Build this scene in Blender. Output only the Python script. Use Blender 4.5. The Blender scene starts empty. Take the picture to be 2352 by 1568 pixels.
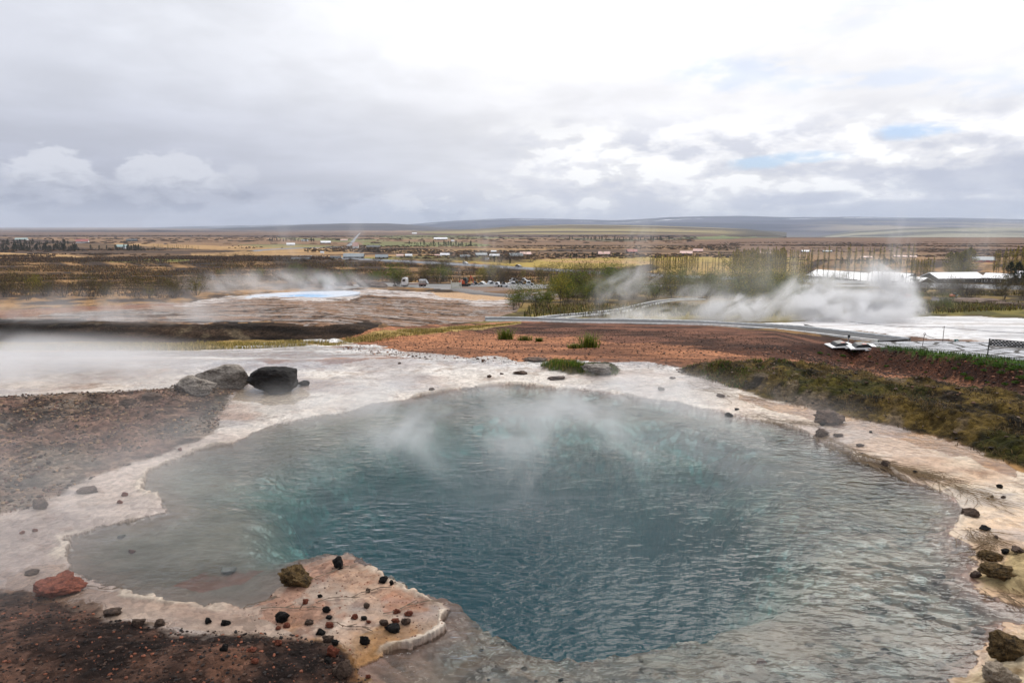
import bpy, bmesh, math, random
import numpy as np
from mathutils import Vector, Matrix
R = math.radians
scene = bpy.context.scene
col = scene.collection
# ---------------------------------------------------------------- camera
H = 2.8                       # eye above the pool terrace
F = 1568.0                    # focal length in the 2352 x 1568 working frame
TH = math.atan(266.0 / F)
CT, ST = math.cos(TH), math.sin(TH)
cam_d = bpy.data.cameras.new('camera'); cam = bpy.data.objects.new('camera', cam_d); col.objects.link(cam)
cam.location = (0, 0, H); cam.rotation_euler = (math.pi / 2 - TH, 0, 0)
cam_d.lens = 24.0; cam_d.sensor_width = 36.0; cam_d.clip_start = 0.05; cam_d.clip_end = 60000
scene.camera = cam
# ---------------------------------------------------------------- light and exposure
SUN_EL, SUN_AZ = 48.0, 30.0   # azimuth to the right of the view direction
sun_d = bpy.data.lights.new('sun', 'SUN'); sun = bpy.data.objects.new('sun', sun_d); col.objects.link(sun)
sun_d.energy = 1.5; sun_d.angle = R(42); sun_d.color = (1.0, 0.95, 0.88)
_sd = Vector((math.sin(R(SUN_AZ)) * math.cos(R(SUN_EL)), math.cos(R(SUN_AZ)) * math.cos(R(SUN_EL)), math.sin(R(SUN_EL))))
sun.rotation_euler = _sd.to_track_quat('Z', 'Y').to_euler()
scene.view_settings.view_transform = 'Standard'; scene.view_settings.look = 'None'
scene.view_settings.exposure = 0.30; scene.view_settings.gamma = 1.0; scene.view_settings.use_curve_mapping = False
cy = scene.cycles
cy.use_denoising = True
cy.max_bounces = 6; cy.diffuse_bounces = 2; cy.glossy_bounces = 2; cy.transmission_bounces = 4
cy.transparent_max_bounces = 16; cy.volume_bounces = 2
cy.volume_step_rate = 1.0; cy.volume_max_steps = 96
cy.sample_clamp_indirect = 4.0
cy.use_adaptive_sampling = True; cy.adaptive_threshold = 0.02

# ---------------------------------------------------------------- node helpers
class S:
    """a socket that can be used in arithmetic"""
    def __init__(s, nt, out): s.nt = nt; s.o = out
    def _m(s, op, b=None, c=None, clamp=False):
        n = s.nt.nodes.new('ShaderNodeMath'); n.operation = op; n.use_clamp = clamp
        for i, v in enumerate((s, b, c)):
            if v is None: continue
            if isinstance(v, S): s.nt.links.new(v.o, n.inputs[i])
            else: n.inputs[i].default_value = v
        return S(s.nt, n.outputs[0])
    def __add__(s, b): return s._m('ADD', b)
    __radd__ = __add__
    def __mul__(s, b): return s._m('MULTIPLY', b)
    __rmul__ = __mul__
    def __sub__(s, b): return s._m('SUBTRACT', b)
    def __rsub__(s, b): return (s * -1.0) + b
    def __truediv__(s, b): return s._m('DIVIDE', b)
    def pw(s, b): return s._m('POWER', b)
    def mx(s, b): return s._m('MAXIMUM', b)
    def mn(s, b): return s._m('MINIMUM', b)
    def sat(s): return s._m('ADD', 0.0, clamp=True)
def ramp(x, a, b, lo=0.0, hi=1.0):
    n = x.nt.nodes.new('ShaderNodeMapRange'); n.interpolation_type = 'SMOOTHSTEP'
    x.nt.links.new(x.o, n.inputs[0])
    for i, v in ((1, a), (2, b), (3, lo), (4, hi)):
        if isinstance(v, S): x.nt.links.new(v.o, n.inputs[i])
        else: n.inputs[i].default_value = v
    return S(x.nt, n.outputs[0])
def setin(nt, inp, v):
    if isinstance(v, S): nt.links.new(v.o, inp)
    elif isinstance(v, (tuple, list)) and len(v) == 3 and inp.type == 'RGBA': inp.default_value = (*v, 1)
    else: inp.default_value = v
def mixc(nt, f, a, b, mode='MIX'):
    n = nt.nodes.new('ShaderNodeMix'); n.data_type = 'RGBA'; n.blend_type = mode
    setin(nt, n.inputs['Factor'], f); setin(nt, n.inputs['A'], a) if False else None
    setin(nt, n.inputs[6], a); setin(nt, n.inputs[7], b)
    return S(nt, n.outputs[2])
def noise(nt, vec, scale, detail=4, rough=0.55, dist=0.0, w=None):
    n = nt.nodes.new('ShaderNodeTexNoise')
    if vec is not None: nt.links.new(vec.o, n.inputs['Vector'])
    n.inputs['Scale'].default_value = scale; n.inputs['Detail'].default_value = detail
    n.inputs['Roughness'].default_value = rough; n.inputs['Distortion'].default_value = dist
    return S(nt, n.outputs['Fac'])
def comb(nt, x, y, z):
    n = nt.nodes.new('ShaderNodeCombineXYZ')
    for i, v in enumerate((x, y, z)): setin(nt, n.inputs[i], v)
    return S(nt, n.outputs[0])
def sep(nt, v):
    n = nt.nodes.new('ShaderNodeSeparateXYZ'); nt.links.new(v.o, n.inputs[0])
    return [S(nt, n.outputs[i]) for i in range(3)]
def coord(nt, kind='Object'):
    n = nt.nodes.new('ShaderNodeTexCoord'); return S(nt, n.outputs[kind])
def vscale(nt, v, sc):
    n = nt.nodes.new('ShaderNodeMapping'); nt.links.new(v.o, n.inputs[0]); n.inputs['Scale'].default_value = sc
    return S(nt, n.outputs[0])
def newmat(name):
    m = bpy.data.materials.new(name); m.use_nodes = True; nt = m.node_tree
    return m, nt, nt.nodes['Principled BSDF'], nt.nodes['Material Output']
def bump(nt, h, strength=0.5, dist=0.02):
    n = nt.nodes.new('ShaderNodeBump'); nt.links.new(h.o, n.inputs['Height'])
    n.inputs['Strength'].default_value = strength; n.inputs['Distance'].default_value = dist
    return S(nt, n.outputs[0])

# ---------------------------------------------------------------- sky
def pix_ang(u, v):
    x = (u - 1176) / F; y = (784 - v) / F
    d = (x, CT + y * ST, -ST + y * CT)
    return math.degrees(math.atan2(d[0], d[1])), math.degrees(math.atan2(d[2], math.hypot(d[0], d[1])))
world = bpy.data.worlds.new('World'); scene.world = world; world.use_nodes = True
wt = world.node_tree; wt.nodes.clear()
def build_sky(nt):
    out = nt.nodes.new('ShaderNodeOutputWorld')
    sky = nt.nodes.new('ShaderNodeTexSky'); sky.sky_type = 'NISHITA'; sky.sun_disc = False
    sky.sun_elevation = R(SUN_EL); sky.sun_rotation = R(SUN_AZ); sky.ozone_density = 2.0
    d = coord(nt, 'Generated'); x, y, z = sep(nt, d)
    az = x._m('ARCTAN2', y) * 57.2958
    hyp = (x * x + y * y).pw(0.5)
    el = z._m('ARCTAN2', hyp) * 57.2958
    # clouds are laid on a curved layer overhead: the texture squeezes towards the horizon
    e1 = el.mx(0.0)
    q = e1 + 4.0
    P = comb(nt, az * 0.1, q._m('LOGARITHM', 2.718) * 4.2, 0.0)
    n_big = noise(nt, P, 0.55, 4, 0.5)
    n_med = noise(nt, P, 1.7, 7, 0.55, 0.3)
    P2 = comb(nt, az * 0.11, el * 0.26, 3.7)
    n_cu = noise(nt, P2, 2.2, 9, 0.55, 0.15)
    n_cu2 = noise(nt, P2, 6.5, 6, 0.6)
    wob = noise(nt, P2, 3.2, 6, 0.62)
    def blob(u, v, ru, rv, soft=0.6, wamt=0.9):
        a0, e0 = pix_ang(u, v); ra = ru / 1568 * 57.3; re = rv / 1568 * 57.3
        dx = (az - a0) * (1 / ra); dy = (el - e0) * (1 / re)
        r2 = (dx * dx + dy * dy).pw(0.5) + (wob - 0.5) * (wamt * 2)
        return ramp(r2, 1.0 + soft * .5, 1.0 - soft * .5)
    # base deck: left blue-grey, right glaring white; blue-grey towards the horizon
    right = ramp(az, -34.0, 12.0)
    behind = ramp(az._m('ABSOLUTE'), 50.0, 130.0)
    base = mixc(nt, right, (0.70, 0.72, 0.78), (0.96, 0.95, 0.955))
    hz = ramp(el, 15.0, 1.0)
    base = mixc(nt, hz * (1.0 - right * 0.7) * 0.85, base, (0.335, 0.355, 0.445))
    shade = ramp(n_big, 0.32, 0.68, 0.92, 1.06) * ramp(n_med, 0.3, 0.7, 0.94, 1.04)
    hs = nt.nodes.new('ShaderNodeVectorMath'); hs.operation = 'SCALE'; nt.links.new(base.o, hs.inputs[0]); nt.links.new(shade.o, hs.inputs['Scale'])
    base = S(nt, hs.outputs[0])
    # soft grey undersides
    for (u, v, ru, rv, k) in ((720, 300, 420, 50, .14), (1420, 225, 190, 45, .2), (400, 330, 420, 40, .12), (2100, 235, 260, 28, .16), (20, 30, 130, 90, .35), (1100, 440, 400, 40, .08)):
        base = mixc(nt, blob(u, v, ru, rv, 1.5, .5) * k, base, (0.46, 0.475, 0.54))
    # cumulus along the horizon
    def cumulus(mask, top, bot, thr, base):
        f = ramp(n_cu, thr, thr + 0.07)
        sh = ramp(n_cu2 * 0.45 + n_cu * 0.55, thr - .02, thr + 0.16)
        c = mixc(nt, sh, top, bot)
        return mixc(nt, f * mask, base, c)
    # left towers
    puff = noise(nt, P2, 7.0, 8, .62, .5)
    def tower(u, v, ru, rv, soft=.12):
        a0, e0 = pix_ang(u, v); ra = ru / 1568 * 57.3; re = rv / 1568 * 57.3
        dx = (az - a0) * (1 / ra); dy = (el - e0) * (1 / re)
        return ramp((dx * dx + dy * dy).pw(0.5) + (wob - .5) * .9 + (puff - .5) * .8, 1 + soft, 1 - soft)
    L = tower(125, 430, 80, 70).mx(tower(400, 432, 105, 70)).mx(tower(490, 455, 70, 38)).mx(tower(260, 462, 230, 40, .2)).mx(tower(555, 402, 34, 24, .3) * .5)
    lt = ramp((puff - .5) * 1.5 + (wob - 0.5) * 1.2 + (el - pix_ang(300, 432)[1]) * 0.55, -0.65, 0.75)
    base = mixc(nt, L * .92, base, mixc(nt, lt, (0.20, 0.22, 0.29), (0.62, 0.635, 0.69)))
    lowband = ramp(el, 3.6, 1.2) * ramp(az, 8.0, -8.0)
    base = mixc(nt, lowband * ramp(n_cu, .42, .56) * .75, base, (0.50, 0.52, 0.60))
    base = mixc(nt, lowband * ramp(n_cu, .50, .38) * .75, base, (0.23, 0.255, 0.34))
    cb = ramp(el, 3.4, 2.2) * ramp(az, -16.0, -6.0) * ramp(az, 12.0, 2.0)
    base = mixc(nt, cb * ramp(wob, .50, .60) * .7, base, (0.80, 0.80, 0.81))
    # right cumulus bank
    rb = ramp(el, 9.5, 6.0) * ramp(az, -6.0, 8.0)
    base = mixc(nt, rb * ramp(n_cu, .48, .62) * .62, base, (0.46, 0.485, 0.58))
    base = mixc(nt, rb * ramp(n_cu, .49, .43) * .9, base, (0.99, 0.985, 0.975))
    base = mixc(nt, (blob(2230, 410, 150, 30, .7, .9)).mx(blob(2160, 480, 260, 18, .8, .5)).mx(blob(1860, 455, 90, 14, .8, .9)) * .75, base, (0.43, 0.46, 0.56))
    # gaps with blue sky
    gap = blob(1750, 372, 60, 13, .9, 1.0).mx(blob(1845, 362, 70, 11, .8, .9)).mx(blob(2095, 300, 62, 15, .8, .9)).mx(blob(1700, 165, 120, 30, 1.1, 1.1) * .45).mx(
          blob(1950, 185, 170, 16, 1.0, 1.0) * .4).mx(blob(1830, 40, 260, 42, 1.1, .9) * .22).mx(blob(2290, 190, 90, 24, 1.0, 1.1) * .3)
    gap = gap * ramp(n_cu, .36, .56) * .62
    gap = gap.mx(ramp(n_big, .60, .75) * ramp(el, 32.0, 60.0) * .8)
    # unseen deck behind the camera, darkened to shade sides that face the view
    base = mixc(nt, behind * .8, base, (0.52, 0.55, 0.62))
    zen = ramp(el, 38.0, 75.0)
    base = mixc(nt, zen * .8, base, (1.25, 1.27, 1.3))  # overhead deck out of view brightened to lift the light on the ground
    below = ramp(el, 0.0, -3.0)
    base = mixc(nt, below, base, (0.10, 0.085, 0.07))
    b1 = nt.nodes.new('ShaderNodeBackground'); nt.links.new(base.o, b1.inputs[0]); b1.inputs[1].default_value = 1.0
    skc = mixc(nt, 1.0, S(nt, sky.outputs[0]), (0.66, 0.86, 1.15), 'MULTIPLY')
    b2 = nt.nodes.new('ShaderNodeBackground'); nt.links.new(skc.o, b2.inputs[0]); b2.inputs[1].default_value = 0.085
    m = nt.nodes.new('ShaderNodeMixShader'); nt.links.new(gap.o, m.inputs[0]); nt.links.new(b1.outputs[0], m.inputs[1]); nt.links.new(b2.outputs[0], m.inputs[2])
    nt.links.new(m.outputs[0], out.inputs[0])
build_sky(wt)

# ---------------------------------------------------------------- object helpers
def tag(o, label=None, cat=None, group=None, kind=None):
    if label: o['label'] = label
    if cat: o['category'] = cat
    if group: o['group'] = group
    if kind: o['kind'] = kind
    return o
def npmesh(name, V, Fc, mats, cols=None, attrs=None, smooth=True, link=True, mi=None):
    """V (n,3); Fc (m,3) or (m,4) or list of both"""
    me = bpy.data.meshes.new(name)
    V = np.asarray(V, np.float32)
    Fl = Fc if isinstance(Fc, list) else [Fc]
    Fl = [np.asarray(f, np.int32) for f in Fl if len(f)]
    me.vertices.add(len(V)); me.vertices.foreach_set('co', V.ravel())
    loops = np.concatenate([f.ravel() for f in Fl]); tot = np.concatenate([np.full(len(f), f.shape[1], np.int32) for f in Fl])
    me.loops.add(len(loops)); me.loops.foreach_set('vertex_index', loops)
    me.polygons.add(len(tot)); st = np.concatenate([[0], np.cumsum(tot)[:-1]]).astype(np.int32)
    me.polygons.foreach_set('loop_start', st)
    me.polygons.foreach_set('use_smooth', np.full(len(tot), smooth))
    if mi is not None: me.polygons.foreach_set('material_index', np.asarray(mi, np.int32))
    me.update(calc_edges=True)
    if cols is not None:
        a = me.color_attributes.new('Col', 'FLOAT_COLOR', 'POINT')
        c4 = np.ones((len(V), 4), np.float32); c4[:, :3] = cols; a.data.foreach_set('color', c4.ravel())
    for k, v in (attrs or {}).items():
        a = me.attributes.new(k, 'FLOAT', 'POINT'); a.data.foreach_set('value', np.asarray(v, np.float32))
    for m in (mats if isinstance(mats, (list, tuple)) else [mats]): me.materials.append(m)
    o = bpy.data.objects.new(name, me)
    if link: col.objects.link(o)
    return o

# ---------------------------------------------------------------- numpy noise
def _hash(ix, iy, seed):
    h = (ix.astype(np.int64) * 374761393 + iy.astype(np.int64) * 668265263 + seed * 974634777) & 0xffffffff
    h = ((h ^ (h >> 13)) * 1274126177) & 0xffffffff
    return ((h ^ (h >> 16)) & 0xffff).astype(np.float32) / 65535.0
def vnoise(x, y, seed=0):
    ix = np.floor(x); iy = np.floor(y); fx = x - ix; fy = y - iy
    ix = ix.astype(np.int64); iy = iy.astype(np.int64)
    fx = fx * fx * (3 - 2 * fx); fy = fy * fy * (3 - 2 * fy)
    a = _hash(ix, iy, seed); b = _hash(ix + 1, iy, seed); c = _hash(ix, iy + 1, seed); d = _hash(ix + 1, iy + 1, seed)
    return a + (b - a) * fx + (c - a) * fy + (a - b - c + d) * fx * fy
def fbm(x, y, sc, octv=4, seed=0, gain=0.5):
    s = 0; a = 1; t = 0; x = np.asarray(x, float) / sc; y = np.asarray(y, float) / sc
    for i in range(octv):
        s = s + a * vnoise(x * 0.866 - y * 0.5 + 17 * i, x * 0.5 + y * 0.866 - 9 * i, seed + i * 7); t += a; a *= gain; x = x * 2.03; y = y * 2.03
    return s / t
def sstep(x, a, b):
    t = np.clip((x - a) / (b - a), 0, 1); return t * t * (3 - 2 * t)

# ---------------------------------------------------------------- terrain shape
def rho(v):                                 # tangent of the angle below the horizon of a picture row
    y = (784 - np.asarray(v, float)) / F
    return (ST - y * CT) / (CT + y * ST)
def prof(*pts):                             # (row, forward distance) pairs -> heights over distance
    Y = np.array([0, 11.0] + [p[1] for p in pts]); Z = np.array([0, 0] + [(H - rho(p[0]) * p[1]) if len(p) == 2 else p[2] for p in pts])
    return Y, Z
far = [(660, 200), (650, 245), (630, 330), (600, 470), (580, 640), (560, 1000), (545, 1700)]
tail_l = [(536, 3000), (531, 5000), (0, 9000, -45), (0, 30000, -60)]
tail_c = [(536, 3000), (529, 5000), (0, 9000, -45), (0, 30000, -60)]
tail_r = [(0, 1900, -30), (0, 3000, -110), (0, 9000, -110), (0, 30000, -110)]
left = [(830, 14), (803, 20), (787, 27), (742, 28.2), (725, 38), (710, 55), (695, 85), (688, 102), (0, 120, -8.35), (0, 150, -11.5)] + far
cen = [(830, 14), (790, 24), (760, 38), (738, 58), (710, 85), (698, 100), (680, 130)] + far
def rgt(Yr, Yb, zb, Yc, vc):
    return [(0, Yr, 0.0), (0, Yb, zb), (vc, Yc), (0, Yc + 6, -2.9), (0, 32, -3.25), (0, 38, -3.62), (0, 45, -4.1), (0, 58, -5.0), (710, 85), (698, 100), (680, 130)] + far
COLS = [(-700, left + tail_l), (300, left + tail_l), (700, left + tail_l), (1120, cen + tail_c), (1620, cen + tail_c), (1780, cen + tail_r),
        ] + [(u_, rgt(*[float(np.interp(u_, [1960, 2100, 2230, 2352, 2700], c_)) for c_ in ((12.6, 12.0, 11.4, 11, 8.5), (23, 20.0, 16.8, 14.8, 10.5), (-2.0, -1.66, -1.23, -.88, -.5), (24.5, 21.4, 17.9, 15.9, 11.6), (789, 798, 812, 825, 866))]) + tail_r) for u_ in range(1960, 2710, 15)]
_la = np.array([(c[0] - 1176) / F / 0.985 for c in COLS])
_lg = np.linspace(math.log(0.3), math.log(30000), 2400); _Yg = np.exp(_lg)
_T = []
for c in COLS:
    Yp, Zp = prof(*c[1]); z = np.interp(_Yg, Yp, Zp)
    # light smoothing in log distance keeps the banks but rounds the kinks
    k = np.hanning(17); k /= k.sum(); zp = np.pad(z, 8, mode='edge'); z = np.convolve(zp, k, 'valid'); _T.append(z)
_T = np.array(_T)
def zbase(X, Y):
    X = np.asarray(X, float); Y = np.asarray(Y, float)
    Yc = np.clip(Y, 0.31, 29000); a = np.clip(X / np.maximum(Yc, 1.0), _la[0], _la[-1])
    gi = (np.log(Yc) - _lg[0]) / (_lg[1] - _lg[0]); i0 = np.clip(gi.astype(int), 0, 2398); fi = gi - i0
    k = np.clip(np.searchsorted(_la, a) - 1, 0, len(_la) - 2); t = (a - _la[k]) / (_la[k + 1] - _la[k]); t = np.clip(t, 0, 1)
    t = np.where((k == 2) | (k == 4), t * t * (3 - 2 * t), t)
    za = _T[k, i0] * (1 - fi) + _T[k, i0 + 1] * fi; zb = _T[k + 1, i0] * (1 - fi) + _T[k + 1, i0 + 1] * fi
    return za * (1 - t) + zb * t
def proj(X, Y, Z):
    dz = Z - H; dep = Y * CT - dz * ST; up = Y * ST + dz * CT
    return 1176 + F * X / dep, 784 - F * up / dep
def flat(u, v, z=0.0):                      # picture point -> point of the level z
    t = (H - z) / rho(v); x = (u - 1176) / F; y = (784 - v) / F
    return np.stack([x / (CT + y * ST) * t, np.asarray(t) + 0 * np.asarray(u, float)], -1)

def P(s): return np.array([[float(q) for q in p.split(',')] for p in s.split()])
POOL_PX = P('330,1100 345,1076 400,1050 425,1040 440,1030 500,1021 540,1012 570,996 610,979 660,966 700,955 725,950 800,941 835,930 860,922 900,917 960,907 1000,898 1050,888 1120,881 1180,878 1250,884 1340,891 1450,903 1560,919 1640,938 1700,951 1800,975 1870,997 1920,1022 1990,1055 2060,1085 2130,1112 2180,1140 2203,1163 2205,1183 2182,1196 2180,1214 2205,1232 2222,1250 2236,1272 2240,1300 2235,1322 2256,1348 2300,1370 2352,1384 2480,1400 2480,1432 2352,1432 2300,1436 2268,1462 2240,1500 2205,1540 2185,1580 2120,1800 2300,2100 600,2100 760,1700 870,1575 838,1545 832,1528 890,1502 960,1476 1010,1458 1043,1440 1032,1420 1045,1402 1030,1382 1000,1370 960,1364 925,1345 900,1331 870,1312 850,1303 800,1277 782,1258 760,1262 720,1275 700,1290 668,1312 640,1340 600,1370 545,1389 430,1386 330,1369 250,1346 175,1312 138,1275 150,1238 230,1202 330,1183 374,1166 352,1140 322,1122')
POOL = flat(POOL_PX[:, 0], POOL_PX[:, 1])
DEEP_PX = P('620,1110 720,1050 900,985 1150,950 1400,960 1600,1010 1720,1080 1780,1180 1770,1280 1700,1370 1600,1425 1470,1462 1300,1474 1190,1466 1110,1436 1045,1385 960,1362 860,1300 780,1262 700,1200 640,1150')
DEEP = flat(DEEP_PX[:, 0], DEEP_PX[:, 1])
def inside(px, py, poly):
    r = np.zeros(px.shape, bool); x0, y0 = poly[-1]
    bb = (px >= poly[:, 0].min()) & (px <= poly[:, 0].max()) & (py >= poly[:, 1].min()) & (py <= poly[:, 1].max())
    qx = px[bb]; qy = py[bb]; rr = np.zeros(qx.shape, bool)
    for x1, y1 in poly:
        if y0 != y1:
            c = ((y0 > qy) != (y1 > qy)) & (qx < (x1 - x0) * (qy - y0) / (y1 - y0) + x0); rr ^= c
        x0, y0 = x1, y1
    r[bb] = rr; return r
def sdist(px, py, poly, maxd=3.0):          # metres, positive inside
    d = np.full(px.shape, maxd)
    bb = (px >= poly[:, 0].min() - maxd) & (px <= poly[:, 0].max() + maxd) & (py >= poly[:, 1].min() - maxd) & (py <= poly[:, 1].max() + maxd)
    qx = px[bb]; qy = py[bb]; dd = np.full(qx.shape, maxd * maxd); x0, y0 = poly[-1]
    for x1, y1 in poly:
        ex, ey = x1 - x0, y1 - y0; L = ex * ex + ey * ey + 1e-12
        t = np.clip(((qx - x0) * ex + (qy - y0) * ey) / L, 0, 1)
        dd = np.minimum(dd, (qx - x0 - t * ex) ** 2 + (qy - y0 - t * ey) ** 2); x0, y0 = x1, y1
    d[bb] = np.sqrt(dd); return np.where(inside(px, py, poly), d, -d)
BANK_L = P('-300,930 0,912 200,905 380,895 420,880 560,872 575,885 545,910 520,940 500,965 505,985 470,1005 420,1028 330,1060 250,1085 170,1120 100,1165 30,1185 -300,1260')
BANK_B = P('-400,1365 60,1365 130,1378 200,1400 260,1425 330,1440 420,1445 520,1452 600,1450 680,1462 740,1480 800,1500 830,1530 850,1568 800,1700 -400,2100')
MOSS = P('1560,852 1600,843 1760,848 1900,864 2100,893 2230,912 2352,934 2800,1010 2800,1260 2352,1084 2200,1030 2050,985 1960,966 1900,950 1820,938 1750,917 1690,898 1640,884 1580,866')
ISLET = P('1238,846 1260,838 1330,840 1395,836 1420,850 1424,860 1400,868 1330,866 1270,858 1240,852')
RIMR = P('2262,1290 2290,1262 2400,1250 2600,1260 2600,1380 2352,1372 2300,1358 2262,1338 2245,1318')
RIMB = P('2200,1568 2225,1525 2262,1490 2300,1455 2352,1440 2600,1440 2600,1900 2180,1900')
def soft(poly_px, X, Y, z0=0.0, w=0.25):
    q = flat(poly_px[:, 0], poly_px[:, 1], z0)
    return sdist(X, Y, q, 1.5)
def ground_z(X, Y, detail=True):
    X = np.asarray(X, float); Y = np.asarray(Y, float); shp = X.shape; X = X.ravel(); Y = Y.ravel()
    z = zbase(X, Y)
    near = (Y < 19) & (np.abs(X) < 22)
    x = X[near]; y = Y[near]; zn = z[near].copy()
    if x.size:
        wx = x + (fbm(x, y, 0.5, 5, 11, .62) - 0.5) * 0.30 + (fbm(x, y, 0.14, 4, 15, .7) - 0.5) * 0.14; wy = y + (fbm(x, y, 0.5, 5, 23, .62) - 0.5) * 0.30 + (fbm(x, y, 0.14, 4, 19, .7) - 0.5) * 0.14
        sd = sdist(wx, wy, POOL, 2.5)
        # crust rim, shelf and the deep shaft
        cr_ = sstep(fbm(x, y, 0.7, 3, 31), .46, .62); rim = 0.016 * np.exp(-((sd + 0.03) / 0.03) ** 2) * cr_
        land = -0.022 + .028 * cr_ + (.03 - .028 * cr_) * sstep(-sd, 0.0, .25) + 0.02 * sstep(-sd, 0.1, 1.2) + 0.012 * (fbm(x, y, 1.1, 4, 37) - 0.5) + rim
        dd = sdist(wx, wy, DEEP, 2.5)
        nz = fbm(x, y, 0.8, 4, 41) - 0.5
        shelf = -0.03 - .03 * cr_ - (0.11 - .03 * cr_) * sstep(sd, 0, .30) - 0.06 * sstep(sd, 0.3, 2.2) - 0.03 * nz - 0.05 * (fbm(x, y, 0.16, 3, 43) - 0.5)
        shp_ = sstep(-y, -5.2, -4.6); deep = -1.5 * (sstep(dd + nz * .25, -0.03, 1.1) * shp_ + sstep(dd + nz * .5, -.7, 1.8) * (1 - shp_)) - 6.0 * sstep(dd, .0, 2.6)
        bay = sstep(wx, flat(760, 1200)[0] + .3, flat(640, 1200)[0])
        shelf = shelf * (1 - bay) + (-0.03 - .02 * sstep(sd, 0, .05) - 0.05 * sstep(sd, 0.05, 0.5) - .02 * nz) * bay
        zn = zn + np.where(sd > 0, shelf + deep * sstep(sd, 0, .5), land)
        def mound(poly, h, w, ns, seed):
            q = flat(poly[:, 0], poly[:, 1]); s = sdist(wx, wy, q, 1.5)
            m = sstep(s + (fbm(x, y, .3, 3, seed) - .5) * .15, -.02, w)
            return m * (h + ns * (fbm(x, y, .45, 5, seed + 3, .6) - .5) * 2), m
        for poly, h, w, ns, sd_ in ((BANK_L, .10, .9, .14, 51), (BANK_B, .07, .5, .05, 61), (MOSS, .24, .6, .17, 71), (ISLET, .09, .25, .04, 81), (RIMR, .10, .3, .07, 85), (RIMB, .10, .3, .07, 91)):
            a, m = mound(poly, h, w, ns, sd_)
            zn = np.where(sd > 0, zn, zn + a)
    z[near] = zn
    # rough ground further off
    am = np.interp(Y, [12, 20, 60, 200, 400, 1500, 5000], [0, .05, .16, .45, .6, .8, 1.5]); am = np.where(Y < 70, am * (1 - .6 * sstep(X / np.maximum(Y, 1), .38, .5)), am)
    z = z + am * (fbm(X, Y, 6, 5, 5, .55) - .5) + np.interp(Y, [10, 18, 60, 200], [0, .06, .05, 0]) * (1 - .7 * sstep(X / np.maximum(Y, 1), .38, .5)) * (fbm(X, Y, .7, 4, 9, .6) - .5)
    # bank and mound on the left: rougher rock
    u = 1176 + F * X / np.maximum(Y, 1) / .985
    wl = (u < 1200) & (Y > 24) & (Y < 105)
    if wl.any():
        z[wl] += (fbm(X[wl] * .35, Y[wl], 1.6, 5, 77, .6) - .5) * .30 * sstep(1200 - u[wl], 0, 300)
    return z.reshape(shp)
_rt = np.exp(np.linspace(math.log(2.0), math.log(14000), 1600))
def at(u, v, dz=0.0):
    """first point of the ground under picture point (u, v)"""
    x = (u - 1176) / F; y = (784 - v) / F; fy = CT + y * ST
    def hit(Ys, fn):
        t = Ys / fy; Xs = x * t; g = fn(Xs, Ys) - (H + (-ST + y * CT) * t); k = int(np.argmax(g > 0)) if (g > 0).any() else len(g) - 1
        k = max(k, 1); a, b = g[k - 1], g[k]; f = min(max(-a / (b - a + 1e-9), 0), 1); return Ys[k - 1] * (1 - f) + Ys[k] * f
    Y0 = hit(_rt, zbase); Yq = hit(np.linspace(Y0 * .88, Y0 * 1.10, 70), ground_z); Xq = x * Yq / fy
    return Vector((Xq, Yq, float(ground_z(np.array([Xq]), np.array([Yq]))[0]) + dz))
def mid(u, v, Y):                            # a point at forward distance Y
    x = (u - 1176) / F; y = (784 - v) / F; t = Y / (CT + y * ST); return Vector((x * t, Y, H + (-ST + y * CT) * t))
# ---------------------------------------------------------------- ground mesh
def lin(r, g, b, k=0.85):
    f = lambda q: ((q / 255 + .055) / 1.055) ** 2.4 if q > 10 else q / 255 / 12.92
    return np.array([f(r), f(g), f(b)]) * k
us = np.linspace(-560, 2900, 1420)
vr = []; v = 1640.0
while v > 600: vr.append(v); v -= 1.45
while v > 532: vr.append(v); v -= 0.62
vr = np.array(vr)
# forward distance of each row: from the centre profile
_yc = _Yg; _vrow = proj(0 * _yc, _yc, _T[4])[1]
_o = np.argsort(_vrow[(_yc > 2.2) & (_yc < 5000)]); _vv = _vrow[(_yc > 2.2) & (_yc < 5000)][_o]; _yy = _yc[(_yc > 2.2) & (_yc < 5000)][_o]
Yrow = np.exp(np.interp(vr, _vv, np.log(_yy)))
# keep the spacing even where the profile has plateaus: blend with a flat-ground spacing
Yrow = np.maximum.accumulate(Yrow) + np.arange(len(Yrow)) * 1e-5
lY = np.log(Yrow); k = np.hanning(31); k /= k.sum(); lY2 = np.convolve(np.pad(lY, 15, mode='edge'), k, 'valid'); lY2[:15] = lY[:15]; lY2[-15:] = lY[-15:]; Yrow = np.exp(np.maximum.accumulate(lY2))
Yrow = np.concatenate([[-60.0, 0.2, 1.0, 1.7], Yrow[Yrow > 1.75], np.exp(np.linspace(math.log(5200), math.log(26000), 14))])
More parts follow.
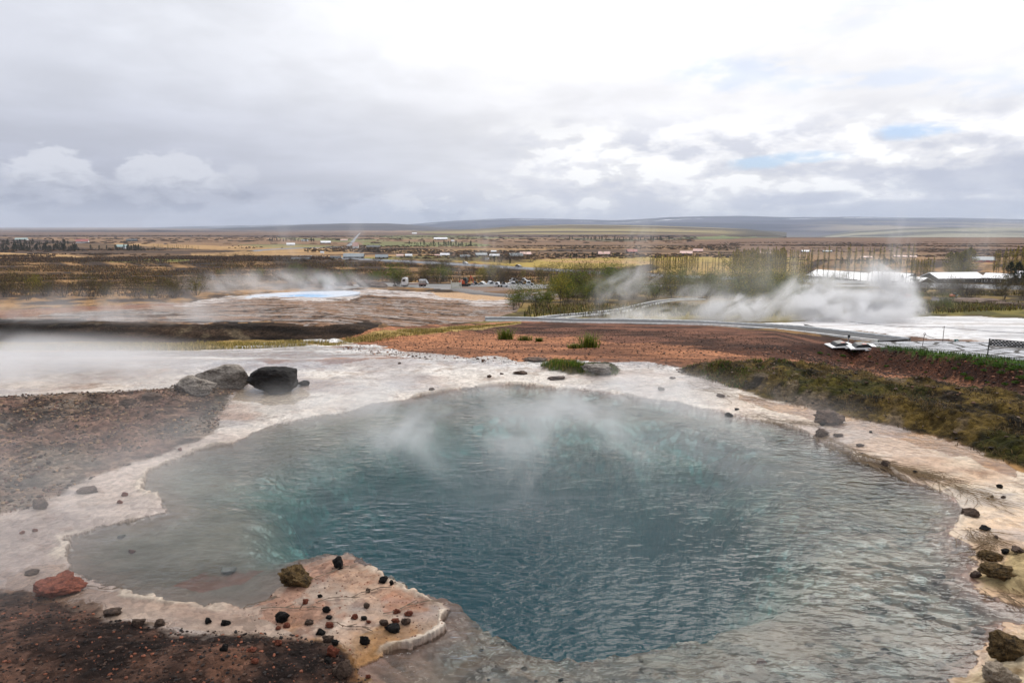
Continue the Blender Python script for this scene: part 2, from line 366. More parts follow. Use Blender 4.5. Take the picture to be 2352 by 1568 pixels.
# extra rows through the banks
ex = np.concatenate([np.linspace(26.6, 28.6, 26), np.linspace(30, 60, 60), np.linspace(60, 130, 60)])
Yrow = np.unique(np.concatenate([Yrow, ex]))
av = (us - 1176) / F / .985
A, YY = np.meshgrid(av, Yrow)
XX = A * np.maximum(YY, 2.0) ; XX = np.where(YY < 0, A * 60, XX)
nr, nc = XX.shape
ZZ = ground_z(XX.ravel(), YY.ravel()).reshape(nr, nc)
print('ground', nr, nc)
x = XX.ravel(); y = YY.ravel(); z = ZZ.ravel()
zb = zbase(x, y); yc = np.maximum(y, 1.0)
U, V_ = proj(x, yc, zb)
n1 = fbm(x, y, 1.0, 4, 101) - .5
nl = fbm(x, y, 6.0, 4, 103) - .5
amp = np.interp(yc, [3, 15, 60, 300, 3000], [.35, 1.2, 5, 25, 160])
nA = fbm(x / amp, y / amp, 1.0, 4, 107) - .5; nB = fbm(x / amp, y / amp, 1.0, 4, 131) - .5
pu = U + nA * amp * F / yc * .9; pv = V_ + nB * amp * F * rho(np.clip(V_, 530, 1600)) / yc * .9
def poly(s, soft_=0): return inside(pu, pv, P(s)).astype(np.float32)
C = np.zeros((len(x), 3), np.float32)
def paint(mask, colr):
    global C
    m = np.clip(mask, 0, 1)[:, None]; C = C * (1 - m) + np.asarray(colr) * m
def mixn(n, a, b, lo=.4, hi=.6):
    t = sstep(n, lo, hi)[:, None]; return np.asarray(a) * (1 - t) + np.asarray(b) * t
# general heath: dark brown heather with straw
hn = fbm(x / np.interp(yc, [15, 100, 400, 2000], [1, 3, 10, 60]), y / np.interp(yc, [15, 100, 400, 2000], [1, 3, 6, 30]), 1.0, 5, 141, .6)
hs = fbm(x * .22, y, 22, 5, 151, .6)
C[:] = mixn(hn, lin(62, 46, 34), lin(162, 124, 80), .40, .64)
C *= (0.55 + 0.6 * sstep(hs, .3, .7))[:, None]
sx = fbm(x * .12, y, 90, 5, 161, .6); sx2 = fbm(x * .1, y, 45, 4, 167, .6)
farz = sstep(-V_, -604, -588)
fine_ = fbm(x * .25, y, np.interp(yc, [200, 1000, 5000], [6, 20, 90])[()] if False else 14, 5, 165, .7)
fc = mixn(sx * .6 + fine_ * .4, lin(78, 58, 48), lin(176, 138, 98), .40, .60)
fc = fc * (1 - .45 * sstep(sx2, .52, .66)[:, None])
paint(farz, fc)
C *= (1 - .25 * farz)[:, None]; vf = sstep(-V_, -572, -550); sx3 = fbm(x * .1, y, 260, 5, 171, .6)
paint(vf * .9, mixn(sx3 * .55 + fbm(x * .25, y, 60, 5, 175, .7) * .45, lin(72, 54, 48), lin(150, 118, 88), .41, .59))
STRAW = lin(200, 160, 108); STRAW2 = lin(196, 160, 96); GRN = lin(128, 134, 84); GRN2 = lin(150, 150, 80); DKH = lin(60, 48, 44)
def fld(s, c, k=.9):
    paint(poly(s) * k * (.55 + .45 * sstep(fine_, .36, .52)), np.asarray(c) * (.70 + .36 * sx2)[:, None])
fld('-300,583 0,580 120,583 210,590 330,594 300,600 150,600 -300,590', STRAW)
fld('150,600 260,597 420,594 480,598 420,602 240,604', GRN2)
fld('100,562 300,559 520,565 700,563 820,575 700,580 560,576 380,571 240,573 150,566', STRAW)
fld('420,582 600,576 760,576 850,581 720,585 560,588 440,588', STRAW)
fld('760,592 900,588 1100,588 1180,592 1060,597 860,597 760,594', GRN2, .8)
fld('700,586 1010,584 1010,589 760,591', STRAW)
fld('1010,600 1120,596 1260,596 1500,588 1850,592 1850,600 1660,602 1500,606 1400,616 1300,617 1176,612 1080,603', lin(190, 164, 84))
fld('1240,597 1420,598 1560,602 1560,609 1420,606 1300,603', STRAW)
fld('1500,604 1700,600 1850,610 1850,640 1560,636 1480,625', lin(190, 158, 84), .8)
fld('640,546 840,548 900,553 800,556 700,552', GRN, .8)
fld('830,556 900,555 1080,557 1130,562 1100,566 840,567 815,564', GRN)
fld('830,542 960,540 1100,542 1240,548 1100,549 900,549', GRN, .7)
fld('560,562 690,560 780,566 700,570 600,568', GRN, .7)
fld('860,576 1100,570 1300,568 1240,574 1080,576 980,582 870,581', STRAW, .7)
fld('1260,546 1480,549 1700,543 1800,546 1700,549 1540,551 1400,555', lin(84, 92, 66), .9)
fld('1560,545 1700,540 1800,541 1760,546 1600,548', lin(132, 142, 92), .9)
fld('1200,562 1500,560 1900,566 2400,560 2400,552 1900,556 1500,553 1200,556', lin(150, 116, 88), .5)
fld('-300,531 600,531 900,534 900,538 400,542 -300,540', lin(110, 84, 70), .6)
fld('-300,569 60,571 250,574 420,576 420,582 200,583 -300,576', lin(92, 72, 58), .8)
fld('-300,548 0,546 120,550 240,560 430,572 300,574 -300,577', DKH, .8)
fld('900,590 1180,592 1240,600 1180,604 1050,598 900,596', lin(84, 66, 48), .7)
fld('1700,545 2500,548 2800,552 2800,600 2352,585 1900,578 1600,570 1560,558', lin(110, 80, 66), .55)
# mid ground scrub zone behind the red earth: greener and darker to the right
g = sstep(U, 950, 1250) * sstep(V_, 636, 655) * sstep(-V_, -735, -715)
paint(g * .75, mixn(hn, lin(66, 56, 34), lin(132, 112, 62), .42, .62))
paint(sstep(U, 900, 1100) * sstep(V_, 700, 715) * sstep(-V_, -745, -738) * .8, mixn(hn, lin(86, 74, 40), lin(134, 122, 62)))
paint(poly('1900,690 2150,690 2500,700 2500,718 2352,727 2150,724 2110,735 1900,730') * .85, mixn(hn, lin(84, 80, 36), lin(120, 110, 50)))
paint(poly('2130,682 2352,694 2600,700 2600,712 2352,708 2240,700 2120,692'), mixn(hn, lin(66, 60, 58), lin(112, 106, 106)))
# gravel yard where the trucks stand
paint(poly('780,655 930,652 1120,660 1240,655 1320,655 1320,660 1240,663 1100,668 930,660 780,664'), lin(150, 146, 144))
# left mound
mound = poly('-400,716 0,716 150,712 350,697 590,685 700,668 900,668 1100,678 1200,695 1190,716 1080,736 960,752 850,744 300,742 0,732 -400,724')
st = fbm(x * .55 + y * .35, y * 3.2, 3.2, 6, 181, .62); st2 = fbm(x * .5 + y * .3, y * 3, 1.4, 5, 191, .6)
paint(mound, mixn(st * .6 + fbm(x, y, .5, 5, 187, .7) * .4, lin(44, 33, 27), lin(142, 110, 86), .40, .58))
paint(mound * sstep(st2 * .7 + fbm(x, y, .6, 4, 189, .7) * .3, .51, .58) * sstep(pv, 684, 694) * .7, lin(176, 168, 162))
paint(mound * sstep(fbm(x, y, 5, 3, 195), .50, .62) * .35, lin(176, 144, 122))
paint(poly('-400,702 0,708 140,708 260,703 420,697 300,712 150,722 0,724 -400,722'), mixn(hn, lin(132, 88, 64), lin(158, 118, 88)))
paint(poly('560,683 596,678 700,670 830,666 900,667 960,671 1060,676 1180,690 1150,697 1040,690 920,683 860,679 800,690 700,691 600,687 560,690') * sstep(st2, .36, .5), lin(208, 198, 192))
paint(poly('980,672 1060,672 1140,678 1180,686 1090,688 1010,682'), lin(196, 162, 128))
paint(poly('360,700 430,690 560,680 600,676 600,688 480,700 400,704') * sstep(st2, .42, .55), lin(200, 190, 184))
paint(poly('1080,684 1176,690 1180,700 1110,704 1060,700') * sstep(st2, .48, .58) * .8, lin(204, 194, 188))
paint(poly('1040,648 1120,655 1240,672 1300,690 1240,690 1180,676 1100,668 1040,660') * .7, lin(132, 100, 76))
paint(poly('1180,672 1300,664 1340,672 1260,690 1180,690') * sstep(st2, .46, .56) * .8, lin(196, 186, 182))
# terracotta gravel
red = poly('640,800 700,778 830,764 900,756 1000,746 1120,738 1240,738 1500,742 1700,752 1900,772 2000,792 2100,812 2230,832 2352,850 2800,905 2800,1000 2352,940 2230,920 2100,902 1900,872 1560,862 1420,850 1100,838 900,828 740,812')
rn = fbm(x, y, 2.2, 5, 201, .6)
paint(red, mixn(rn, lin(116, 78, 58), lin(178, 122, 88), .3, .65))
dk = poly('1000,748 1200,740 1500,742 1750,755 1900,770 1980,788 2060,806 1900,812 1700,800 1400,790 1250,772 1100,762')
paint(red * dk * .92, mixn(rn, lin(62, 42, 34), lin(120, 82, 66), .35, .65))
berm = poly('1560,800 1760,795 1900,790 2000,789 2100,797 2230,810 2352,823 2800,870 2800,960 2352,906 2230,888 2100,868 1980,846 1800,828')
paint(berm * .92, mixn(rn, lin(44, 25, 18), lin(84, 50, 36), .35, .7))  # dark red soil with the shade of the viewer-facing side painted in
strip = poly('1975,786 2060,786 2120,794 2230,806 2352,819 2800,870 2800,910 2352,851 2230,834 2120,815 2040,803 1990,796')
paint(strip, mixn(hn, lin(42, 66, 22), lin(66, 92, 30)))
# yellow grass between scarp and sinter flow
yg = poly('-400,783 0,786 300,789 600,785 820,774 900,762 1060,748 1200,738 1200,743 1060,758 960,772 860,786 760,792 640,799 420,806 200,810 -400,806')
paint(yg * .9, mixn(hn, lin(138, 112, 62), lin(176, 150, 92)))
scarp = poly('-400,727 0,727 300,742 600,744 850,744 905,748 840,768 760,778 600,784 300,788 0,785 -400,783')
paint(scarp, mixn(st2, lin(30, 23, 18), lin(74, 58, 46), .35, .7))  # shade on the viewer-facing scarp painted into the dark brown
paint(scarp * sstep(fbm(x, y, 1.6, 4, 205), .58, .68) * .6, lin(110, 96, 76))
# white sinter flow beyond the path (right)
sw = poly('1500,742 1700,744 1900,738 2000,728 2110,728 2352,729 2800,726 2800,792 2352,789 2230,787 2130,781 2060,772 1980,762 1870,752 1700,748')
sn = fbm(x * .4, y, 3.0, 5, 211, .6)
paint(sw, mixn(sn, lin(170, 168, 170), lin(226, 224, 224), .3, .62))
paint(sw * sstep(sn, .58, .66) * .6, lin(140, 126, 118)); f2_ = fbm(x * .3, y, 4, 4, 213) * 9; paint(sw * sstep(-np.abs(f2_ - np.floor(f2_) - .5), -.12, -.03) * sstep(fbm(x, y, 5, 3, 215), .45, .6) * .6, lin(120, 106, 100)); paint(sw * sstep(fbm(x, y, 1.2, 5, 217, .7), .60, .68) * .4, lin(150, 130, 112))
paint(poly('1900,757 2000,765 2130,779 2290,789 2352,786 2352,792 2230,792 2100,786 1980,774 1880,764'), mixn(rn, lin(96, 70, 56), lin(150, 118, 98)))
# ---- sinter terrace round the near pool
wx = x + (fbm(x, y, 0.5, 5, 11, .62) - 0.5) * 0.30 + (fbm(x, y, 0.14, 4, 15, .7) - 0.5) * 0.14; wy = y + (fbm(x, y, 0.5, 5, 23, .62) - 0.5) * 0.30 + (fbm(x, y, 0.14, 4, 19, .7) - 0.5) * 0.14
nr_ = (y < 24) & (y > 0) & (np.abs(x) < 24)
sd = np.full(x.shape, -3.0); sd[nr_] = sdist(wx[nr_], wy[nr_], POOL, 3.0)
dd = np.full(x.shape, -3.0); dd[nr_] = sdist(wx[nr_], wy[nr_], DEEP, 3.0)
sint = poly('-400,806 200,812 360,808 520,800 640,790 700,786 760,796 860,798 930,812 1040,822 1140,822 1200,834 1400,838 1480,842 1560,852 1600,870 1720,900 1900,946 2100,985 2352,1080 2900,1260 2900,1900 -600,1900')
tn = fbm(x * .6, y, .9, 5, 221, .6); tn2 = fbm(x, y, .35, 5, 231, .65)
WHT = mixn(tn, lin(176, 166, 162), lin(222, 216, 210), .32, .62)
paint(sint, WHT)
paint(sint * sstep(-U, -620, -250) * sstep(-V_, -915, -880) * .75, mixn(tn, lin(120, 108, 102), lin(164, 152, 146), .3, .65))
# tints: cream on the right, pinkish grey at bottom left, wet grey films
cream = .35 * sstep(V_, 830, 880) + .65 * sstep(U, 1500, 2000) * sstep(V_, 860, 930)
paint(sint * cream * .8, mixn(tn, lin(196, 160, 128), lin(224, 198, 164), .35, .65))
paint(sint * sstep(U, 2100, 2300) * sstep(V_, 1120, 1220) * sstep(tn, .42, .56) * .6, lin(206, 160, 112))
paint(sint * poly('1700,905 1900,948 2100,985 2352,1078 2352,1100 2200,1060 2000,1000 1880,965 1700,918') * .75, mixn(tn2, lin(120, 72, 34), lin(170, 120, 70)))
paint(sint * sstep(-U, -900, -400) * sstep(V_, 900, 1100) * .8, mixn(tn, lin(140, 122, 112), lin(176, 156, 144), .3, .65))
paint(sint * poly('620,1240 800,1255 1060,1370 1060,1460 870,1580 600,1500 200,1420 0,1380 0,1330 140,1290 180,1330 330,1375 540,1395 640,1345') * .85, mixn(tn, lin(132, 108, 92), lin(180, 156, 136), .3, .65))
paint(sint * poly('900,1340 990,1380 960,1420 860,1410 840,1370') * sstep(tn2, .3, .55) * .6, lin(140, 84, 68))
paint(sint * poly('780,1440 900,1430 930,1470 900,1530 860,1568 780,1568 790,1500') * sstep(tn2, .35, .55) * .7, lin(150, 108, 44))
paint(sint * poly('560,900 700,890 720,905 690,930 600,940 540,930') * .8, lin(158, 138, 112))
paint(sint * (V_ > 800) * (V_ < 900) * sstep(tn2, .56, .68) * .5, lin(150, 122, 100))
flow = poly('560,820 760,806 900,812 1040,824 960,830 760,836 620,846')
paint(flow * sstep(fbm(x, y, .8, 5, 241, .65), .50, .6) * .85, mixn(rn, lin(130, 86, 62), lin(160, 116, 88)))
paint(poly('700,779 760,776 820,790 900,800 960,812 860,812 760,800 700,800') * sstep(fbm(x * .5, y, 1.0, 5, 245, .65), .48, .54), lin(224, 220, 216))
# terrace lines, cracks and stains of the sinter
f_ = fbm(x, y, .8, 4, 351, .5) * 10 + (-sd) * 3.0; fr_ = np.abs(f_ - np.floor(f_) - .5)
paint(sint * (sd < 0) * sstep(-fr_, -.10, -.02) * sstep(fbm(x, y, .6, 3, 353), .42, .62) * .38, lin(128, 104, 88))
paint(sint * (sd < 0) * sstep(fbm(x, y, .22, 5, 355, .7), .60, .70) * .45, lin(126, 98, 80))
paint(sint * (sd < 0) * sstep(V_, 880, 980) * sstep(fbm(x, y, 1.1, 5, 357, .6), .54, .66) * .35, lin(176, 118, 66))
paint(sint * (sd < 0) * sstep(fbm(x * .4, y, .6, 5, 359, .65), .56, .66) * .4, lin(150, 146, 148))
tg = inside(pu, pv, P('700,1290 800,1280 1050,1385 1040,1440 900,1500 840,1568 740,1568 700,1460 640,1440 560,1420 640,1350')).astype(float) * (sd < 0)
paint(tg * sstep(fbm(x, y, .4, 5, 361, .65), .50, .62) * .55, lin(158, 104, 74)); paint(tg * sstep(fbm(x, y, .12, 4, 363, .65), .58, .66) * .5, lin(104, 72, 58)); paint(tg * sstep(pv, 1400, 1470) * sstep(fbm(x, y, .5, 4, 365, .6), .44, .56) * .7, lin(150, 104, 46))
# scalloped white crust right at the water
paint((sint > 0) * np.exp(-((sd + .03) / .035) ** 2) * .8 * (sd < .02) * sstep(fbm(x, y, 0.7, 3, 31), .42, .6) * .9, lin(206, 190, 170)); paint((sint > 0) * sstep(sd, -.02, .02) * sstep(-sd, -.12, -.05) * .5, lin(112, 92, 78))
# banks
def bank(px_, pal, k=1.0, w=.12):
    q = flat(px_[:, 0], px_[:, 1]); s = np.full(x.shape, -1.5); s[nr_] = sdist(wx[nr_], wy[nr_], q, 1.5)
    m = sstep(s + (fbm(x, y, .3, 4, 251, .6) - .5) * .25, -.04, w) * (sd < .03); paint(m * k, pal); return m
bn = fbm(x, y, .35, 5, 261, .65); bn2 = fbm(x, y, 1.2, 4, 263)
mbl = bank(BANK_L, mixn(bn, lin(46, 37, 33), lin(132, 108, 92), .35, .66)); paint(mbl * sstep(bn2, .48, .64) * .45, lin(124, 88, 74)); paint(mbl * sstep(bn2, .5, .36) * .5, lin(118, 112, 102))
mbb = bank(BANK_B, mixn(bn, lin(36, 27, 24), lin(84, 62, 52), .35, .66)); paint(mbb * sstep(bn, .62, .7) * .25, lin(130, 88, 66))
mms = bank(MOSS, mixn(bn, lin(26, 20, 12), lin(98, 80, 40), .36, .66)); paint(mms * sstep(bn2, .5, .62) * .6, lin(56, 58, 20)); paint(mms * sstep(fbm(x, y, .5, 4, 271), .6, .68) * .5, lin(120, 104, 90))
mis = bank(ISLET, mixn(bn, lin(44, 46, 22), lin(92, 84, 60), .36, .66), 1, .08)
mrr = bank(RIMR, mixn(bn, lin(96, 78, 50), lin(186, 164, 122), .36, .6)); mrb = bank(RIMB, mixn(bn, lin(110, 84, 50), lin(214, 194, 162), .36, .6))
# under water
uw = (sd > 0.0)
sh = mixn(tn * .6 + tn2 * .4, lin(96, 72, 60), lin(146, 112, 94), .36, .62)
spot = sstep(fbm(x, y, .16, 3, 281), .60, .66) * sstep(fbm(x, y, .9, 3, 283), .4, .55)
sh = sh * (1 - .55 * spot[:, None])
bay = sstep(-x, -flat(820, 1250)[0], -flat(640, 1250)[0])
sh = sh * (1 - bay[:, None]) + mixn(tn, lin(120, 102, 90), lin(152, 134, 120), .3, .65) * bay[:, None]
paint(uw.astype(np.float32), sh)
paint(uw * inside(pu, pv, P('440,1300 560,1270 620,1290 560,1330 470,1345 400,1330')).astype(float) * sstep(tn2, .4, .6) * .6, lin(130, 66, 46))
paint(uw * sstep(dd, -.2, 1.6), mixn(tn, lin(74, 90, 90), lin(112, 126, 122), .3, .7))
# wetness drives the gloss
wet = np.zeros(len(x), np.float32)
wet = np.maximum(wet, sint * (.45 + .5 * sstep(fbm(x * .5, y, 1.5, 4, 291), .35, .55)))
wet = np.maximum(wet, sint * poly('540,880 760,870 800,900 700,940 560,950'))
wet = np.where(mbl + mbb + mms + mis + mrr + mrb > .4, .12, wet); wet = np.maximum(wet, sw * .55)
grit = np.clip(red + berm + mbl + mbb + mms + mound * .8 + scarp + dk, 0, 1); grit = np.maximum(grit, .12); grit = np.where((sint > 0) & (grit < .2) & (sd < 0), .42, grit)

gm, nt, bs, out = newmat('ground')
an = nt.nodes.new('ShaderNodeAttribute'); an.attribute_name = 'Col'; acol = S(nt, an.outputs['Color'])
def attr(nt, name):
    n = nt.nodes.new('ShaderNodeAttribute'); n.attribute_name = name; return S(nt, n.outputs['Fac'])
aw = attr(nt, 'wet'); ag = attr(nt, 'grit')
oc = coord(nt); ox, oy, oz = sep(nt, oc)
f1 = noise(nt, oc, 18, 6, .7); f2 = noise(nt, oc, 3.1, 5, .6); f3 = noise(nt, oc, .45, 6, .65)
vo = nt.nodes.new('ShaderNodeTexVoronoi'); nt.links.new(oc.o, vo.inputs['Vector']); vo.inputs['Scale'].default_value = 14; vo.inputs['Randomness'].default_value = 1
vcol = sep(nt, S(nt, vo.outputs['Color']))[0]; vdis = S(nt, vo.outputs['Distance'])
m1 = ramp(f1, .3, .7, .62, 1.38); m2 = ramp(f2, .3, .7, .78, 1.22); m3 = ramp(f3, .3, .7, .85, 1.15)
gstone = ramp(vcol, 0.0, 1.0, .55, 1.5)
mul = (m1 * m2 * m3 - 1.0) * ag.mx(.22) + 1.0
mul = mul * ((gstone - 1.0) * ag * .8 + 1.0)
vs = nt.nodes.new('ShaderNodeVectorMath'); vs.operation = 'SCALE'; nt.links.new(acol.o, vs.inputs[0]); nt.links.new(mul.o, vs.inputs['Scale'])
nt.links.new(vs.outputs[0], bs.inputs['Base Color'])
rr = ramp(aw + (f2 - .5) * .5, .25, .85, .95, .13); nt.links.new(rr.o, bs.inputs['Roughness'])
setin(nt, bs.inputs['Specular IOR Level'], ramp(aw, .1, .5, .12, .5))
hh = (f1 * .5 + f2 * .8 + vdis * -.5) * ag + f1 * .06 + f2 * .1
nt.links.new(bump(nt, hh, .9, .06).o, bs.inputs['Normal'])
i = np.arange(nr - 1)[:, None] * nc + np.arange(nc - 1)[None, :]; q = np.stack([i, i + 1, i + nc + 1, i + nc], -1).reshape(-1, 4)
g = npmesh('ground', np.stack([x, y, z], 1), q, gm, C, {'wet': wet, 'grit': grit}); tag(g, kind='structure')
del XX, YY, ZZ, q

# ---------------------------------------------------------------- water
def hull(pts):
    pts = sorted(map(tuple, pts))
    def half(p):
        h = []
        for a in p:
            while len(h) > 1 and (h[-1][0] - h[-2][0]) * (a[1] - h[-2][1]) - (h[-1][1] - h[-2][1]) * (a[0] - h[-2][0]) <= 0: h.pop()
            h.append(a)
        return h[:-1]
    return np.array(half(pts) + half(pts[::-1]))
def water_mat(name, absorb, density, scat, scat_d, ripple):
    m, nt, bs, out = newmat(name); nt.nodes.remove(bs)
    oc = coord(nt)
    d1 = nt.nodes.new('ShaderNodeMapping'); nt.links.new(oc.o, d1.inputs[0]); d1.inputs['Rotation'].default_value = (0, 0, .30); d1.inputs['Scale'].default_value = (1, 2.0, 1); mp = S(nt, d1.outputs[0])
    d2 = nt.nodes.new('ShaderNodeMapping'); nt.links.new(oc.o, d2.inputs[0]); d2.inputs['Rotation'].default_value = (0, 0, -.45); d2.inputs['Scale'].default_value = (1, 1.6, 1); mq = S(nt, d2.outputs[0])
    a = noise(nt, mp, 8.0, 2, .5, .35); b = noise(nt, mq, 4.6, 2, .5, .3); c = noise(nt, oc, .34, 4, .6, .5)
    hgt = (a * .6 + b * .55) * ramp(c, .38, .62, .16, 1.4)
    nrm = bump(nt, hgt, 1.0, ripple)
    fr = nt.nodes.new('ShaderNodeFresnel'); fr.inputs[0].default_value = 1.35; nt.links.new(nrm.o, fr.inputs['Normal'])
    gl = nt.nodes.new('ShaderNodeBsdfGlossy'); gl.inputs['Roughness'].default_value = .03; nt.links.new(nrm.o, gl.inputs['Normal'])
    tr = nt.nodes.new('ShaderNodeBsdfTransparent')
    mx = nt.nodes.new('ShaderNodeMixShader'); nt.links.new(fr.outputs[0], mx.inputs[0]); nt.links.new(tr.outputs[0], mx.inputs[1]); nt.links.new(gl.outputs[0], mx.inputs[2])
    nt.links.new(mx.outputs[0], out.inputs['Surface'])
    va = nt.nodes.new('ShaderNodeVolumeAbsorption'); setin(nt, va.inputs[0], absorb); va.inputs[1].default_value = density
    sc_ = nt.nodes.new('ShaderNodeVolumeScatter'); setin(nt, sc_.inputs[0], scat); sc_.inputs['Density'].default_value = scat_d
    ad = nt.nodes.new('ShaderNodeAddShader'); nt.links.new(va.outputs[0], ad.inputs[0]); nt.links.new(sc_.outputs[0], ad.inputs[1])
    nt.links.new(ad.outputs[0], out.inputs['Volume'])
    return m
def prism(name, poly2, z1, z0, mat):
    n = len(poly2); V = np.concatenate([np.c_[poly2, np.full(n, z1)], np.c_[poly2, np.full(n, z0)]])
    bm = bmesh.new(); vs = [bm.verts.new(p) for p in V]
    bm.faces.new(vs[:n]); bm.faces.new(vs[n:][::-1])
    for i in range(n): bm.faces.new((vs[i], vs[n + i], vs[n + (i + 1) % n], vs[(i + 1) % n]))
    bmesh.ops.recalc_face_normals(bm, faces=bm.faces)
    me = bpy.data.meshes.new(name); bm.to_mesh(me); bm.free(); me.materials.append(mat)
    o = bpy.data.objects.new(name, me); col.objects.link(o); return o
hp = hull(POOL[POOL[:, 1] < 40]); cpt = hp.mean(0); hp = cpt + (hp - cpt) * (1 + .3 / np.linalg.norm(hp - cpt, axis=1))[:, None]
wm = water_mat('water', (.0, .80, .84), 1.05, (.0, .78, 1.0), .085, .034)
tag(prism('water', hp, -.028, -5.2, wm), kind='structure')
# ---------------------------------------------------------------- hills and mountains
hm, nt, bs, out = newmat('far_hills')
an = nt.nodes.new('ShaderNodeAttribute'); an.attribute_name = 'Col'
nt.links.new(an.outputs['Color'], bs.inputs['Base Color']); bs.inputs['Roughness'].default_value = 1.0; bs.inputs['Specular IOR Level'].default_value = 0.05
def ridge(name, crest, Yb, Zb, Yc, colfn, rough=.06, pw=.9, n=700, m=60, seed=0, rowbase=None):
    cr = P(crest); uu = np.linspace(cr[0, 0], cr[-1, 0], n); vv = np.interp(uu, cr[:, 0], cr[:, 1])
    kk = np.hanning(15); kk /= kk.sum(); vv = np.convolve(np.pad(vv, 7, mode='edge'), kk, 'valid')
    aa = (uu - 1176) / F / .985
    t = np.linspace(0, 1.25, m)
    T, Aq = np.meshgrid(t, aa, indexing='ij'); VV = np.meshgrid(t, vv, indexing='ij')[1]
    Y = Yb + (Yc - Yb) * T; X = Aq * Y
    zc = H - rho(VV) * Yc
    s = np.where(T <= 1, T ** pw, 1 - (T - 1) * 3.0)
    z = Zb + (zc - Zb) * s
    hgt = np.abs(zc - Zb)
    sc = (Yc - Yb) / 3
    env = np.sin(np.clip(T, 0, 1) * math.pi * .92 + .15)
    z = z + (fbm(X, Y, sc, 6, seed + 1, .55) - .5) * hgt * rough * 4 * env + (fbm(X, Y, sc * .12, 4, seed + 2) - .5) * hgt * rough * .5
    cc = colfn(X, Y, T, np.meshgrid(t, uu, indexing='ij')[1], sc)
    i = np.arange(m - 1)[:, None] * n + np.arange(n - 1)[None, :]; q = np.stack([i, i + 1, i + n + 1, i + n], -1).reshape(-1, 4)
    o = npmesh(name, np.stack([X.ravel(), Y.ravel(), z.ravel()], 1), q, hm, cc.reshape(-1, 3)); tag(o, kind='structure'); return o
def mix3(n, a, b, lo, hi):
    t = sstep(n, lo, hi)[..., None]; return np.asarray(a) * (1 - t) + np.asarray(b) * t
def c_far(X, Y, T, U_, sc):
    c = mix3(fbm(X * .4, Y, sc * .3, 5, 5), lin(46, 50, 64), lin(70, 74, 84), .3, .7)  # bluish tone of distant haze painted into the mountain colour
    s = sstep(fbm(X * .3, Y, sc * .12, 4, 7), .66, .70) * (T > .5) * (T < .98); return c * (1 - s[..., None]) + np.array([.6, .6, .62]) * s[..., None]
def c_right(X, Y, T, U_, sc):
    c = mix3(fbm(X * .5, Y, sc * .25, 6, 15, .6), lin(34, 38, 62), lin(82, 82, 104), .35, .68)  # blue of the hazy air painted into the rock colour
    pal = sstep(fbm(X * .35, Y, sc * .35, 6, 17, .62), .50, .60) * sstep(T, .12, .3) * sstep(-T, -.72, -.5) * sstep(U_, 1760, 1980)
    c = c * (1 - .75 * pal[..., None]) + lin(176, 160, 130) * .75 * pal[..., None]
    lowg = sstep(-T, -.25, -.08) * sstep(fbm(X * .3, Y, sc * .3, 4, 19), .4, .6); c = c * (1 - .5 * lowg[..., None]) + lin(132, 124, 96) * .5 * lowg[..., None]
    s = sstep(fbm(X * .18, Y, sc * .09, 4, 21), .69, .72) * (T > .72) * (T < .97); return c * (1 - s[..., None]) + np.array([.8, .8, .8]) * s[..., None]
def c_dark(X, Y, T, U_, sc): return mix3(fbm(X * .4, Y, sc * .3, 5, 25), lin(40, 34, 40), lin(74, 62, 62), .35, .7)
def c_tan(X, Y, T, U_, sc):
    c = mix3(fbm(X * .2, Y, sc * .28, 6, 35, .6), lin(92, 78, 62), lin(164, 148, 104), .36, .62)
    b = sstep(T, .62, .70) * sstep(-T, -.93, -.84) * sstep(fbm(X * .2, Y, sc * .5, 4, 37), .35, .5); c = c * (1 - .75 * b[..., None]) + lin(66, 52, 48) * .75 * b[..., None]
    e = sstep(U_, 1640, 1720); return c * (1 - .8 * e[..., None]) + lin(70, 66, 58) * .8 * e[..., None]
def c_pale(X, Y, T, U_, sc): return mix3(fbm(X * .3, Y, sc * .3, 6, 45, .6), lin(92, 90, 84), lin(160, 154, 132), .36, .62)
ridge('mountains', '-700,532 -200,531 0,529 250,526 420,521 600,517 760,514 1000,518 1100,520', 10500, -60, 15000, c_far, seed=300)
ridge('mountains', '860,522 960,514 1050,507 1120,503 1180,501 1300,503 1400,506 1450,504 1520,499 1600,497 1700,496 1800,499 1900,498 1960,498 2050,500 2150,500 2352,504 2900,503', 5200, -110, 11500, c_right, seed=310, m=110, n=1000)
ridge('hills', '420,529 560,523 640,520 720,516 800,513 900,513 950,516 1010,522 1080,527', 5600, -52, 8200, c_dark, seed=320)
ridge('hills', '-700,531 0,531 200,530.5 345,529.5 372,527.5 400,529 560,531 900,532', 3600, -36, 4600, c_dark, seed=330, rough=.03)
ridge('hills', '900,533 1000,529 1100,526 1180,519.5 1300,516 1420,517 1500,518.5 1600,522 1700,526 1745,531 1775,539 1790,548', 2300, -34, 4300, c_tan, seed=340, m=90)
ridge('hills', '1840,548 1880,539 1950,530 2050,525 2150,522 2352,524 2900,524', 3300, -112, 5000, c_pale, seed=350, m=80)
